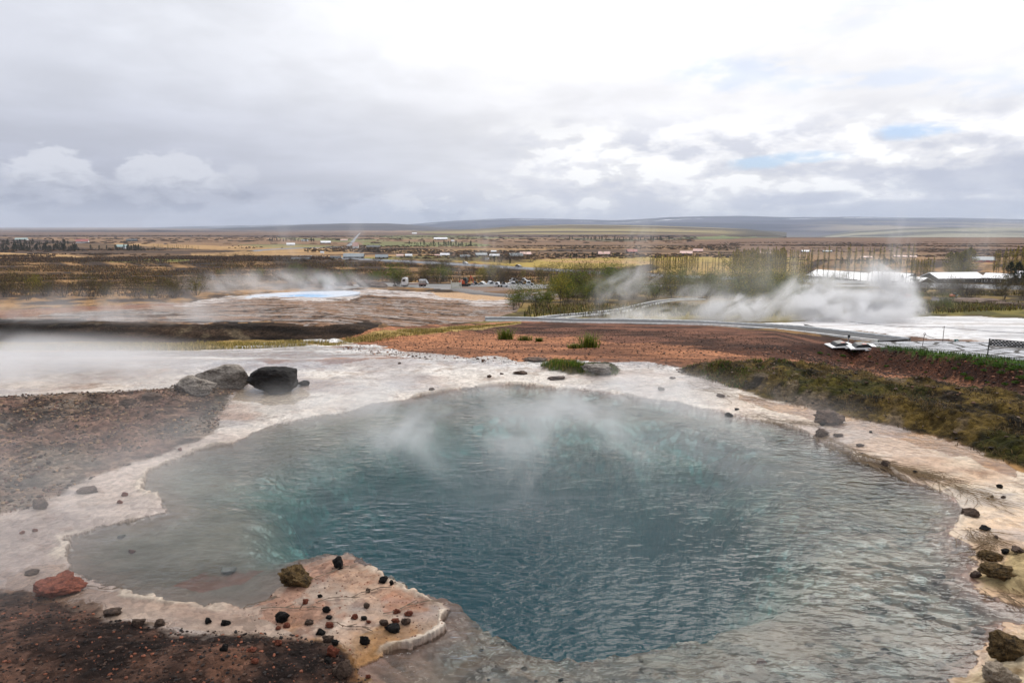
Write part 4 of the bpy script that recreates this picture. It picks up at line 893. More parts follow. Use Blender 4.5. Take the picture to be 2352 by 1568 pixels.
pU, pV = proj(X, Y, zbase(X, Y)); dkf = np.where(inside(pU, pV, P('1000,748 1200,740 1500,742 1750,755 1900,770 1980,788 2060,806 1900,812 1700,800 1400,792 1250,780 1100,770')), .55, 1.0)[:, None]
gravel('gravel', X, Y, .008 + .035 * r.rand(len(X)) ** 5, dkf * pal(len(X), [lin(116, 82, 64), lin(156, 114, 90), lin(92, 64, 50), lin(64, 48, 40)], 7), 'terracotta gravel spread behind the pool')
X, Y = inworld([(1700, 800), (1960, 798), (2100, 806), (2230, 820), (2352, 835), (2352, 902), (2230, 886), (2100, 866), (1900, 840)], 7000, 8); r = np.random.RandomState(7)
gravel('gravel', X, Y, .01 + .045 * r.rand(len(X)) ** 4, pal(len(X), [lin(60, 36, 26), lin(96, 62, 46), lin(130, 86, 64), lin(40, 26, 20)], 8), 'dark red rubble on the face of the right-hand bank')
X, Y = inpoly_px(MOSS, 1100, 9); r = np.random.RandomState(8)
gravel('gravel', X, Y, .008 + .03 * r.rand(len(X)) ** 3, pal(len(X), [lin(130, 110, 96), lin(80, 60, 44), lin(60, 50, 36), lin(30, 24, 18)], 9), 'scattered stones in the mossy bank')
# ---------------------------------------------------------------- grass and straw
LM = vcmat('grass_blades', .7, .2, .2, 8, transl=.35)
def blades(name, X, Y, hgt, wid, colr, label, cat='grass', lean=.5, z=None, kind='stuff', seed=1, parent=None, wind=0.0, Z=None):
    n = len(X); r = np.random.RandomState(seed); Z = (ground_z(X, Y) if Z is None else Z) - .005; a = r.rand(n) * 6.28; l = lean * (.3 + r.rand(n)); h = hgt * (.5 + r.rand(n)); w = wid * (.6 + .8 * r.rand(n))
    sx_, sy_ = np.cos(a + 1.57) * w, np.sin(a + 1.57) * w; dx, dy = np.cos(a) * l * h + wind * h, np.sin(a) * l * h
    B = np.stack([X, Y, Z], 1); p0 = B - np.stack([sx_, sy_, 0 * sx_], 1); p1 = B + np.stack([sx_, sy_, 0 * sx_], 1)
    m0 = B + np.stack([dx * .35, dy * .35, h * .6], 1); q0 = m0 - .6 * np.stack([sx_, sy_, 0 * sx_], 1); q1 = m0 + .6 * np.stack([sx_, sy_, 0 * sx_], 1)
    t = B + np.stack([dx, dy, h * (1 - .25 * l)], 1); V = np.stack([p0, p1, q1, q0, t], 1).reshape(-1, 3); i = np.arange(n)[:, None] * 5
    o = npmesh(name, V, [i + np.array([[0, 1, 2, 3]]), i + np.array([[3, 2, 4]])], LM, np.repeat(colr, 5, 0), smooth=False)
    if label: tag(o, label, cat, kind=kind)
    if parent: o.parent = parent
    return o
G1 = [lin(74, 104, 30), lin(96, 120, 40), lin(60, 84, 26)]; G2 = [lin(150, 136, 70), lin(176, 154, 96), lin(120, 110, 56)]; G3 = [lin(112, 90, 54), lin(146, 120, 78), lin(86, 66, 40), lin(64, 60, 28)]
X, Y = inpoly_px(MOSS, 17000, 11); m = fbm(X, Y, .4, 4, 311) > .46; X = X[m]; Y = Y[m]
blades('straw', X, Y, .06, .0035, .8 * pal(len(X), G3, 12), 'dry matted grass on the mossy bank right of the pool', 'dry grass', 1.6)
X, Y = inpoly_px(P('1562,852 1600,843 1720,846 1800,856 1960,868 1960,880 1850,876 1740,880 1700,900 1640,884'), 7000, 13); m = fbm(X, Y, .35, 3, 313) > .53; X = X[m]; Y = Y[m]
blades('grass', X, Y, .055, .004, pal(len(X), G1 + G3[:2], 14), 'short green grass at the left end of the mossy bank', lean=.6)
X, Y = inpoly_px(P('1240,846 1262,839 1310,841 1345,850 1340,858 1290,858 1262,856'), 1500, 15)
blades('grass', X, Y, .09, .004, pal(len(X), G1 + G2[:1], 16), 'green grass on the left half of the small islet', lean=.4)
X, Y = inpoly_px(P('1318,858 1350,848 1380,852 1424,856 1415,866 1370,864 1330,864'), 900, 17)
blades('grass', X, Y, .06, .004, pal(len(X), G1 + G2[2:], 18), 'green grass on the right half of the small islet', lean=.4)
X, Y = inworld([(1985, 791), (2060, 793), (2120, 800), (2230, 813), (2345, 826), (2500, 848), (2500, 868), (2352, 850), (2230, 833), (2120, 815), (2040, 803)], 42000, 19)
blades('grass', X, Y, .10, .006, pal(len(X), [lin(48, 74, 22), lin(64, 92, 30), lin(88, 104, 40)], 20), 'strip of green grass along the crest of the right-hand bank', lean=.5)
X, Y = inworld([(-60, 790), (300, 792), (600, 788), (800, 778), (900, 766), (1060, 751), (1200, 741), (1060, 757), (960, 770), (860, 785), (640, 798), (400, 804), (-60, 806)], 30000, 21); m = fbm(X, Y, 1.5, 3, 321) > .42; X = X[m]; Y = Y[m]
blades('grass', X, Y, .13, .010, pal(len(X), G2, 22), 'yellow dry grass strip below the dark scarp', lean=.8)
TUFTS = [(1161, 779, 26, .55, 'green leafy tuft on red gravel below the path, the left one'), (1205, 782, 26, .25, 'flat yellow-green tuft beside the left leafy tuft'), (1352, 798, 34, .5, 'tall bright green tuft on the red gravel, the right one'), (1320, 800, 22, .18, 'low dark green patch left of the tall bright tuft'), (1238, 785, 12, .2, 'small green tuft between the two leafy ones')]
for i, (u, v, w, h, lb) in enumerate(TUFTS):
    b = at(u, v); s = b.y / F; r = np.random.RandomState(40 + i); n = 260; R_ = w * s * r.rand(n) * .75; A_ = r.rand(n) * 6.28
    X = b.x + R_ * np.cos(A_); Y = b.y + R_ * np.sin(A_) * .6
    blades('grass_tuft', X, Y, h * .8, .010, pal(n, [lin(128, 136, 50), lin(104, 118, 40), lin(84, 96, 34)] if i in (0, 2) else G1[1:] + G2[:1], 60 + i), lb, 'grass tuft', 1.0, kind=None, seed=i)
# heather and dwarf scrub over the plain, too fine to count
def heath(px, n, h, w, cols_, label, seed, name='heather', cat='heather'):
    X, Y = inworld(px, n, seed); m = fbm(X * .35, Y, 18 if seed < 36 else 70, 4, seed, .6) > (.45 if seed < 36 else .50 + .06 * np.random.RandomState(seed).rand(len(X))); X = X[m]; Y = Y[m]
    blades(name, X, Y, h, w, pal(len(X), cols_, seed), label, cat, .9, seed=seed)
HB = [lin(84, 64, 46), lin(104, 78, 52), lin(134, 104, 64), lin(66, 52, 40), lin(96, 86, 48)]
heath([(-60, 690), (400, 684), (560, 664), (640, 640), (300, 640), (-60, 640)], 30000, .5, .06, HB, 'brown heather covering the slope left of the pale blue pool', 31)
heath([(-60, 650), (700, 645), (1240, 650), (1260, 628), (900, 606), (640, 598), (-60, 600)], 60000, .9, .16, HB, 'dark heather on the plain left of the highway', 32)
heath([(-60, 602), (700, 600), (800, 592), (500, 588), (-60, 588)], 22000, 1.5, .35, HB[:2] + HB[3:4], 'dark belt of heather along the far fields', 33)
heath([(1200, 730), (1500, 726), (2100, 722), (2352, 712), (2352, 668), (1900, 662), (1300, 650), (1230, 680)], 60000, .55, .05, [lin(96, 92, 44), lin(120, 108, 56), lin(84, 66, 44), lin(70, 74, 34)], 'rough grass and scrub between highway and paths', 34, 'rough_grass', 'grass')
heath([(-60, 586), (700, 586), (700, 566), (-60, 566)], 7000, 1.1, 2.0, HB[:2] + [lin(50, 46, 34)], 'dark thickets on the straw fields at left', 36, 'thicket', 'scrub')
heath([(700, 600), (1250, 596), (1700, 590), (1700, 560), (900, 560), (700, 570)], 7000, 1.0, 2.2, HB[:2] + [lin(60, 54, 36), lin(72, 60, 44)], 'dark thickets among the farms in the middle of the plain', 37, 'thicket', 'scrub')
heath([(1650, 600), (2420, 606), (2420, 556), (1600, 556)], 9000, .9, 2.4, HB[:2] + [lin(70, 56, 46), lin(96, 72, 56)], 'brown thickets on the moor beyond the tall trees', 38, 'thicket', 'scrub')
heath([(-60, 562), (1600, 558), (1600, 541), (-60, 541)], 3000, 1.6, 7.0, HB[:2] + [lin(60, 54, 40), lin(84, 66, 54)], 'dark scrub on the farthest part of the plain', 39, 'thicket', 'scrub')
# straws at the pool rim
def sticks(name, segs, rad, c, label):
    V = []; Fc = []
    for k, (a, b) in enumerate(segs):
        a = np.array(a); b = np.array(b); d = b - a; d /= np.linalg.norm(d) + 1e-9; s1 = np.cross(d, [0, 0, 1.0]); s1 /= np.linalg.norm(s1) + 1e-9; s2 = np.cross(d, s1)
        for p, rr_ in ((a, rad), (b, rad * .4)):
            for t in range(3): V.append(p + rr_ * (s1 * math.cos(t * 2.09) + s2 * math.sin(t * 2.09)))
        o_ = k * 6; Fc += [(o_, o_ + 1, o_ + 4, o_ + 3), (o_ + 1, o_ + 2, o_ + 5, o_ + 4), (o_ + 2, o_, o_ + 3, o_ + 5)]
    return npmesh(name, np.array(V), np.array(Fc), mat(*c), smooth=False)
def straw_line(pxs, n, spread, length, label, seed):
    r = random.Random(seed); W = [at(a, b) for a, b in pxs]; segs = []
    for i in range(n):
        k = r.randrange(len(W) - 1); t = r.random(); p = W[k].lerp(W[k + 1], t); d = (W[k + 1] - W[k]).normalized(); ang = math.atan2(d.y, d.x) + r.gauss(0, .45)
        x0 = p.x + r.gauss(0, spread); y0 = p.y + r.gauss(0, spread); L = length * r.uniform(.3, 1); pts = []
        for j in range(4):
            zz = max(float(ground_z(np.array([x0]), np.array([y0]))[0]), -.03) + .008 + r.uniform(0, .012); pts.append((x0, y0, zz)); ang += r.gauss(0, .25); x0 += math.cos(ang) * L / 3; y0 += math.sin(ang) * L / 3
        segs += [(pts[j], pts[j + 1]) for j in range(3)]
    o = sticks('straw', segs, .0035, ('dry_straw', (.16, .10, .045), .8), label); tag(o, label, 'dry straw', kind='stuff')
straw_line([(1700, 945), (1780, 968), (1850, 975)], 60, .06, .4, 'dry straw at the pool edge below the moss bank', 1)
straw_line([(1870, 1000), (1960, 1040), (2040, 1075), (2120, 1095)], 260, .05, .45, 'long line of dry straw washed up along the right shore', 2)
straw_line([(2140, 1085), (2190, 1120), (2260, 1145)], 60, .08, .5, 'straw stalks on the cream shelf', 3)
straw_line([(2230, 1225), (2260, 1240), (2255, 1290)], 90, .07, .3, 'tangle of dry straw by the right-hand rocks', 4)
straw_line([(1580, 880), (1650, 900), (1740, 930)], 40, .12, .45, 'thin stalks on the shelf under the moss bank', 5)
straw_line([(2290, 1360), (2330, 1376)], 30, .05, .25, 'straw under the lower mossy rocks', 6)
for i, (a, b, lb) in enumerate((((690, 1345), (820, 1300), 'long dry twig reaching from the mossy rock to the round black stone'), ((730, 1385), (900, 1350), 'dry twig across the upper white tongue'), ((600, 1400), (740, 1398), 'thin pale twig above the gravel edge'),
                            ((760, 1432), (860, 1452), 'pale twig pointing at the yellow stain'), ((880, 1412), (1010, 1385), 'dry twig leading to the white crusted tip'), ((190, 1346), (290, 1352), 'thin dark twig from the long red rock'), ((560, 1400), (640, 1368), 'dark twig along the shore of the shallow bay'))):
    A_ = at(*a); B_ = at(*b); segs = []; r = random.Random(i + 70); p = A_ + Vector((0, 0, .012)); n = 7
    for k in range(1, n + 1):
        w_ = A_.lerp(B_, k / n); w_.x += r.gauss(0, .012); w_.y += r.gauss(0, .012); w_.z = max(float(ground_z(np.array([w_.x]), np.array([w_.y]))[0]), -.03) + .014; segs.append((tuple(p), tuple(w_))); p = w_
        if k in (3, 5): segs.append((tuple(w_), (w_.x + .07, w_.y + r.uniform(-.05, .05), w_.z + .02)))
    o = sticks('twig', segs, .006, ('twig_bark', (.13, .09, .06), .8), lb); tag(o, lb, 'twig')
# ---------------------------------------------------------------- bench, posts, boards
iron = mat('black_iron', (.012, .011, .011), .45, .0, .5, .2, 20, .2, 40)
bp = at(2268, 817.5); bz = pave_z(bp.x, bp.y)
bench = empty('park_bench', (bp.x, bp.y, bz), R(-34)); tag(bench, 'black cast-iron bench with slotted backrest on the flagstones', 'bench')
bench.scale = (.88,) * 3
def end_frame(x):
    m = MB(); t = .028
    m.tube((x, .26, 0), (x, .20, .22), .028, .022); m.tube((x, .20, .22), (x, .24, .44), .022, .026)
    m.tube((x, -.24, 0), (x, -.16, .22), .028, .022); m.tube((x, -.16, .22), (x, -.20, .44), .022, .026)
    m.tube((x, .20, .22), (x, -.16, .22), .014); m.tube((x, .24, .44), (x, -.20, .44), .022)
    m.tube((x, -.20, .44), (x, -.30, .88), .030, .026); m.tube((x, -.30, .88), (x, -.32, .91), .045, .02)
    m.tube((x, -.235, .64), (x, .24, .64), .02); m.tube((x, .24, .64), (x, .24, .44), .018); return m
for x_ in (0, 1.95): end_frame(x_).build('leg_frame', iron, bench, smooth=True)
m = MB()
for k in range(5): m.box((.975, -.16 + k * .09, .455), (1.95, .07, .03), bev=.006)
m.build('seat', mat('weathered_slats', (.16, .14, .13), .4, spec=.6, vs=8), bench)
m = MB(); a_ = math.atan2(.10, .44)
# slotted panel: rails and short staggered uprights
for k in range(5): m.box((.975, -.215 - .10 * (k * .085 + .03) / .44, .55 + k * .08), (1.95, .03, .052), (a_ * -1 + .0, 0, 0))
for k in range(4):
    for j in range(13): m.box((.08 + (j + (k % 2) * .5) * .15, -.222 - .10 * (k * .085 + .07) / .44, .59 + k * .08), (.075, .026, .05), (-a_, 0, 0))
m.build('backrest', iron, bench)
def post(u, vb, vt, lean, label, ring=False):
    b = at(u, vb); s = b.y / F; h = (vb - vt) * s; zz = b.z
    e = empty('rope_post', (b.x, b.y, zz), 0, 1, (0, lean)); tag(e, label, 'post')
    m = MB(); m.tube((0, 0, -.2), (0, 0, h), .018, .014); m.build('shaft', mat('rusty_iron', (.07, .04, .03), .8), e)
    r = MB()
    if ring:
        for k in range(10):
            a0, a1 = k * .628, (k + 1) * .628; r.tube((math.cos(a0) * .05, 0, h + .05 + math.sin(a0) * .05), (math.cos(a1) * .05, 0, h + .05 + math.sin(a1) * .05), .012)
        r.build('ring', _mats['rusty_iron'], e)
    else:
        r.box((0, 0, h - .06), (.09, .03, .035)); r.tube((-.1, 0, h - .08), (.02, 0, h - .05), .016); r.build('rope_clip', _mats['rusty_iron'], e)
    return Vector((b.x + math.sin(lean) * h, b.y, zz + h))
T1 = post(2118, 797, 768, .09, 'leaning rusty rope post with a ring on top', True); T2 = post(2165, 786, 748, 0, 'straight thin rope post further back')
def rope(pts, sag, label, rad=.011):
    m = MB()
    for a, b in zip(pts[:-1], pts[1:]):
        n = 14; pr = a
        for k in range(1, n + 1):
            t = k / n; p = a.lerp(b, t); p.z -= 4 * sag * t * (1 - t); m.tube(pr, p, rad, seg=5); pr = p
    tag(m.build('rope', mat('dark_rope', (.07, .08, .10), .8), None), label, 'rope')
rope([mid(1950, 738, T2.y + 4), T2 - Vector((0, 0, .06)), mid(2500, 766, T2.y - 4)], .12, 'upper rope running past the straight post across the white sinter')
rope([T1 + Vector((0, 0, .03)), mid(2180, 779, T1.y + 3)], .12, 'short rope sagging from the ringed post to the ground')
# small things by the path
white = mat('white_paint', (.78, .78, .78), .4, vs=3); dkpl = mat('dark_plastic', (.02, .022, .025), .35, vs=8); steel = mat('grey_metal', (.32, .33, .35), .4, .3)
def board(u, v, w, label, rz, seed):
    b = at(u, v); s = b.y / F * w; e = empty('sign_board', (b.x, b.y, b.z + .05), rz, s, (.10, -.03)); tag(e, label, 'sign board')
    m = MB(); m.prism([(-.52, 0), (.50, .02), (.52, .045), (-.50, .03)], -.32, .34); m.box((-.1, -.33, .03), (.8, .03, .04)); m.box((.2, -.42, .02), (.5, .05, .03), (0, 0, .2)); m.build('board', white, e, .004)
    m = MB(); m.prism([(-.33, .04), (-.22, .15), (.12, .18), (.34, .05)], -.2, .24); m.build('dark_panel', dkpl, e, .01)
    m = MB(); m.box((.02, -.12, .175), (.16, .12, .012)); m.build('sticker', mat('red_white', (.6, .30, .26), .5), e)
board(1930, 797, 56, 'left of two white boards with dark hoods lying on the bank', .08, 1); board(1980, 801, 60, 'right of two white boards with dark hoods lying on the bank', -.12, 2)
b = at(1948, 789); e = empty('marker_post', b); tag(e, 'small dark marker post beside the left white board', 'marker'); h = 22 * b.y / F
m = MB(); m.tube((0, 0, -.1), (0, 0, h), .03); m.build('pole', steel, e); m = MB(); m.box((0, -.03, h * .8), (.12, .03, .16)); m.build('plate', dkpl, e)
b = at(1858, 757); e = empty('vent_box', b, .3); tag(e, 'small grey slanted box standing beyond the path in the steam', 'box'); s = b.y / F * 20
m = MB(); m.prism([(-.5, -.1), (.5, -.1), (.5, .35), (-.4, .6)], -.35, .35); m.build('casing', mat('grey_box', (.30, .29, .28), .7), e, .02).scale = (s,) * 3
m = MB(); m.prism([(-.5, .60), (.58, .34), (.58, .38), (-.5, .66)], -.4, .4); m.build('lid', mat('pale_lid', (.5, .5, .5), .5), e).scale = (s,) * 3
b = at(2196, 786); e = empty('marker_block', b); tag(e, 'small green marker block at the far edge of the flagstones', 'marker'); s = b.y / F * 9
m = MB(); m.box((0, 0, .4), (.9, .5, .8), bev=.08); m.build('block', mat('green_paint', (.03, .14, .12), .5), e).scale = (s,) * 3
m = MB(); m.box((0, -.27, .45), (.35, .03, .3)); m.build('number_plate', white, e).scale = (s,) * 3
# ---------------------------------------------------------------- vehicles
glass = mat('dark_glass', (.015, .02, .025), .12, 0, .8, .1); tyre = mat('tyre', (.015, .015, .015), .9); rim_m = mat('wheel_rim', (.35, .35, .37), .35, .6)
redp = mat('orange_red_paint', (.52, .09, .03), .45, vs=3); lampm = mat('headlight_glass', (.7, .7, .68), .15); taill = mat('tail_light', (.35, .02, .02), .3)
def wheel(parent, x, y, r, w):
    s_ = 1 if y > 0 else -1; m = MB(); m.tube((x, y - w / 2, r), (x, y + w / 2, r), r, seg=20); t = m.build('wheel', tyre, parent, smooth=False)
    m = MB(); m.tube((x, y + s_ * w / 2, r), (x, y + s_ * (w / 2 + .015), r), r * .58, seg=14); m.build('rim', rim_m, t)
def carlike(name, loc, rz, L, W, Hh, paint_m, label, kind='car', sc=1.0, cat=None, group=None):
    e = empty(name, loc, rz, sc); tag(e, label, cat or kind, group); r = .33; h = L / 2
    if kind == 'car':
        pr = [(-h, .32), (-h + .02, .75), (-h + .25, .95), (-h + .65, Hh - .05), (-h + 1.2, Hh), (.25, Hh - .03), (1.0, .98), (h - .25, .82), (h, .62), (h, .32)]
        wn = [(-h + .52, 1.0), (-h + .82, Hh - .12), (-h + 1.2, Hh - .08), (.2, Hh - .10), (.82, 1.0)]
    else:
        pr = [(-h, .38), (-h, Hh - .12), (-h + .15, Hh), (h - 1.75, Hh), (h - 1.0, 1.25), (h - .15, 1.02), (h, .75), (h, .38)]
        wn = [(-h + .35, 1.25), (-h + .35, Hh - .28), (h - 1.78, Hh - .25), (h - 1.22, 1.28)]
    m = MB(); m.prism(pr, -W / 2, W / 2); body = m.build('body', paint_m, e, .05)
    for s_ in (-1, 1):
        m = MB(); m.prism(wn, s_ * W / 2, s_ * (W / 2 + .012)); m.build('side_window', glass, e)
        m = MB(); m.box((h - .02, s_ * W * .36, .68), (.06, .3, .14)); m.build('headlight', lampm, e); m = MB(); m.box((-h + .0, s_ * W * .4, .85), (.05, .14, .25)); m.build('tail_light', taill, e)
    m = MB(); a0 = (.28, Hh - .06) if kind == 'car' else (h - 1.72, Hh - .04); a1 = (.98, 1.0) if kind == 'car' else (h - 1.0, 1.27)
    m.prism([a0, a1, (a1[0] + .03, a1[1] + .01), (a0[0] + .03, a0[1] + .02)], -W * .42, W * .42); m.build('windscreen', glass, e)
    for x_ in (-h + .8, h - .85):
        for s_ in (-1, 1): wheel(e, x_, s_ * (W / 2 - .1), r, .22)
    return e
silver = mat('silver_paint', (.42, .43, .45), .3, .3, vs=2); grey_p = mat('graphite_paint', (.06, .065, .07), .3, .2, vs=2); beige = mat('champagne_paint', (.22, .20, .17), .35, .2, vs=2); whitep = mat('white_car_paint', (.72, .73, .74), .3, vs=2); darkp = mat('dark_car_paint', (.03, .03, .035), .3, vs=2)
def on_road(u, v, off=0.0):
    q, N, zc = ROAD; pu_, pv_ = proj(q[:, 0], q[:, 1], zc); k = int(np.argmin(abs(pu_ - u))); k = min(max(k, 1), len(q) - 2)
    d = q[k + 1] - q[k - 1]; return Vector((q[k, 0] + N[k, 0] * off, q[k, 1] + N[k, 1] * off, zc[k] + .02)), math.atan2(d[1], d[0])
def sized(px, L, loc): return px * loc.y / F / L
p_, a_ = on_road(1060, 608, 1.5); carlike('car', p_, a_, 4.4, 1.8, 1.55, silver, 'silver hatchback on the highway, the leftmost vehicle there', sc=max(.9, sized(12, 4.4, p_)))
p_, a_ = on_road(1187, 616, 1.5); carlike('car', p_, a_, 4.4, 1.8, 1.5, grey_p, 'dark grey car on the highway between silver hatchback and van', sc=max(.9, sized(13, 4.4, p_)))
p_, a_ = on_road(1396, 628, 1.6); carlike('van', p_, a_ + math.pi, 6.2, 2.0, 2.6, beige, 'grey-beige van with dark windows on the highway', 'van', sc=max(.9, sized(26, 6.2, p_)))
# truck in the yard
b = at(943, 661); b.z = float(zbase(np.array([b.x]), np.array([b.y]))[0]) + .35; sc = 21 * b.y / F / 3.6
tr = empty('flatbed_truck', (b.x, b.y, b.z), R(168), sc); tag(tr, 'white cab truck with a long flat bed and a white tank at its rear', 'truck')
tr.rotation_euler = (0, 0, R(172))
m = MB(); m.prism([(1.2, .6), (1.2, 3.1), (1.45, 3.5), (2.7, 3.55), (3.05, 3.2), (3.3, 1.9), (3.35, .6)], -1.25, 1.25); cab = m.build('cab', whitep, tr, .06)
for s_ in (-1, 1): m = MB(); m.prism([(1.75, 2.0), (1.75, 2.95), (2.75, 2.95), (3.0, 2.0)], s_ * 1.25, s_ * 1.265); m.build('side_window', glass, tr)
m = MB(); m.prism([(3.31, 1.95), (3.09, 3.05), (3.11, 3.06), (3.33, 1.96)], -1.1, 1.1); m.build('windscreen', glass, tr)
for s_ in (-1, 1): m = MB(); m.box((3.36, s_ * .95, .9), (.05, .35, .2)); m.build('headlight', lampm, tr)
m = MB(); m.box((2.3, 0, .62), (2.1, 2.45, .5), bev=.04); m.build('bumper', dkpl, tr)
m = MB(); m.tube((.75, .9, .9), (.75, .9, 3.4), .09); m.tube((.75, .9, 3.4), (.65, .9, 3.65), .09); m.build('exhaust_stack', steel, tr)
m = MB(); m.box((-3.0, 0, 1.25), (7.6, 2.4, .16)); m.box((-3.0, 0, .95), (8.2, .8, .3)); m.build('bed', mat('bed_boards', (.42, .38, .34), .6), tr)
m = MB(); m.box((-3.2, 1.22, 1.1), (7.0, .04, .12)); m.box((-3.2, -1.22, 1.1), (7.0, .04, .12)); m.build('side_stripe', mat('red_stripe', (.35, .05, .04), .5), tr)
m = MB(); m.prism([(-1.15, 1.35), (-1.2, 2.5), (-.9, 2.9), (.9, 2.9), (1.2, 2.5), (1.15, 1.35)], -6.3, -3.7, 'x'); tk = m.build('tank', silver, tr, .08)
m = MB(); m.box((-6.75, 0, 1.9), (.08, 2.2, 1.5), (0, .5, 0)); m.build('tail_ramp', steel, tr)
for x_ in (2.3, -4.2, -5.5):
    for s_ in (-1, 1): wheel(tr, x_, s_ * 1.05, .5, .32)
# excavators
def excavator(u, v, px, rz, label, boom=True):
    b = at(u, v); b.z = float(zbase(np.array([b.x]), np.array([b.y]))[0]) + .4; sc = px * b.y / F / 2.9; e = empty('excavator', b, rz, sc); tag(e, label, 'excavator')
    for s_ in (-1, 1):
        m = MB(); m.prism([(-1.5, .15), (-1.3, 0), (1.3, 0), (1.5, .15), (1.5, .5), (1.25, .65), (-1.25, .65), (-1.5, .5)], s_ * .7, s_ * 1.15); m.build('track', tyre, e, .03)
    m = MB(); m.prism([(-1.6, .75), (-1.6, 1.6), (-1.2, 1.85), (.2, 1.8), (.4, .75)], -1.0, 1.0); m.box((0, 0, .7), (1.4, 1.2, .2)); m.build('engine_housing', redp, e, .05)
    m = MB(); m.prism([(-.3, .8), (-.35, 2.6), (.75, 2.6), (.95, 1.8), (.95, .8)], -.98, -.05); cb = m.build('cab', mat('dark_cab_frame', (.03, .05, .05), .4), e, .04)
    m = MB(); m.prism([(-.15, 1.5), (-.18, 2.45), (.68, 2.45), (.84, 1.8), (.84, 1.5)], -.995, -.985); m.build('cab_window', glass, cb)
    if boom:
        m = MB(); m.box((1.5, .35, 2.1), (.28, .26, 2.3), (0, .35, 0), .04); m.box((2.0, .35, 2.75), (.22, .22, 1.3), (0, 2.5, 0), .04); m.build('boom', redp, e)
        m = MB(); m.box((2.45, .35, 1.55), (.2, .18, 1.7), (0, -.25, 0), .03); m.build('arm', redp, e)
        m = MB(); m.prism([(2.1, .35), (2.1, .9), (2.5, 1.0), (2.9, .7), (2.7, .3)], .0, .7); m.build('bucket', steel, e, .03)
    else:
        m = MB(); m.box((1.9, .2, 1.0), (2.6, .2, .22), (0, -.28, 0), .03); m.build('boom', tyre, e); m = MB(); m.prism([(2.9, .9), (3.3, 1.5), (3.6, 1.3), (3.3, .8)], -.1, .5); m.build('bucket', steel, e)
    return e
excavator(1068, 660, 22, R(-15), 'orange-red excavator with raised boom parked in the yard'); excavator(2188, 690, 13, R(20), 'small orange excavator with low dark arm beside the black gravel', False); excavator(2078, 694, 22, R(190), 'red excavator half hidden in steam below the long lodge')
# barrier, wrecks, crates
b = at(1048, 665); b.z += .2; sc = b.y / F; e = empty('barrier', b, .05, sc * 23); tag(e, 'white slatted barrier at the end of the gravel track', 'barrier')
m = MB(); m.box((0, 0, .12), (1, .05, .16)); m.box((0, 0, .55), (1, .05, .16)); m.build('rail', mat('cream_paint', (.62, .60, .50), .5), e)
for k in range(9): m = MB(); m.box((-.44 + k * .11, 0, .33), (.05, .04, .4)); m.build('slat', _mats['cream_paint'], e)
for s_ in (-1, 1): m = MB(); m.box((s_ * .5, 0, .4), (.06, .1, .85)); m.build('post', _mats['cream_paint'], e)
def heap(u, v, w, h, c, label, name='wreck', seed=0):
    b = at(u, v); b.z += .1; s = b.y / F; r = random.Random(seed); e = empty(name, b, r.uniform(-.5, .5), 1, (r.uniform(-.15, .15), r.uniform(-.2, .2))); tag(e, label, 'wrecked car')
    L, Hh = w * s, h * s; hw_ = L / 2; pr = [(-hw_, .1), (-hw_, Hh * .45), (-hw_ * .6, Hh * .55), (-hw_ * .35, Hh), (hw_ * .3, Hh * r.uniform(.85, 1)), (hw_ * .55, Hh * .5), (hw_, Hh * .42), (hw_, .1)]
    m = MB(); m.prism([(x_ + r.uniform(-.1, .1), z_ + r.uniform(-.08, .08)) for x_, z_ in pr], -.8, .8)
    for v_ in m.bm.verts: v_.co += Vector((r.uniform(-.12, .12), r.uniform(-.1, .1), r.uniform(-.08, .08)))
    m.build('body', mat(*c), e, .04)
    m = MB(); m.prism([(-hw_ * .45, Hh * .58), (-hw_ * .25, Hh * .9), (hw_ * .2, Hh * .88), (hw_ * .42, Hh * .55)], -.84, -.82); m.build('window_opening', dkpl, e)
    for x_ in (-hw_ * .6, hw_ * .6): m = MB(); m.tube((x_, -.84, Hh * .18), (x_, -.6, Hh * .18), Hh * .22, seg=12); m.build('wheel', tyre, e)
    m = MB(); m.box((r.uniform(-.3, .3) * L, -.86, Hh * .3), (L * .35, .03, Hh * .2), (0, r.uniform(-.3, .3), 0)); m.build('crumpled_panel', whitep, e)
sil = ('wreck_silver', (.40, .41, .42), .35); blk = ('wreck_black', (.035, .035, .04), .5); wht = ('wreck_white', (.62, .63, .64), .4)
for i, (u, v, w, h, c, lb) in enumerate(((1092, 657, 20, 10, blk, 'black wreck leftmost of the row of wrecked cars'), (1109, 656, 20, 9, sil, 'silver wreck second in the row, partly behind a bush'), (1128, 656, 20, 11, sil, 'silver wreck in the middle of the row'), (1143, 659, 16, 11, wht, 'pale wreck left of the nose-on white wreck'),
      (1159, 660, 20, 12, wht, 'white wreck closest to the viewer in the row'), (1178, 656, 24, 9, sil, 'lower silver wreck of the left stack'), (1180, 648, 18, 9, wht, 'upper white wreck on top of the left stack'), (1196, 655, 22, 9, blk, 'dark wreck at the foot of the right stack'), (1204, 648, 16, 9, sil, 'silver wreck topmost of the right stack'), (1216, 657, 20, 12, wht, 'white wreck at the right end of the row'))): heap(u, v, w, h, c, lb, seed=i)
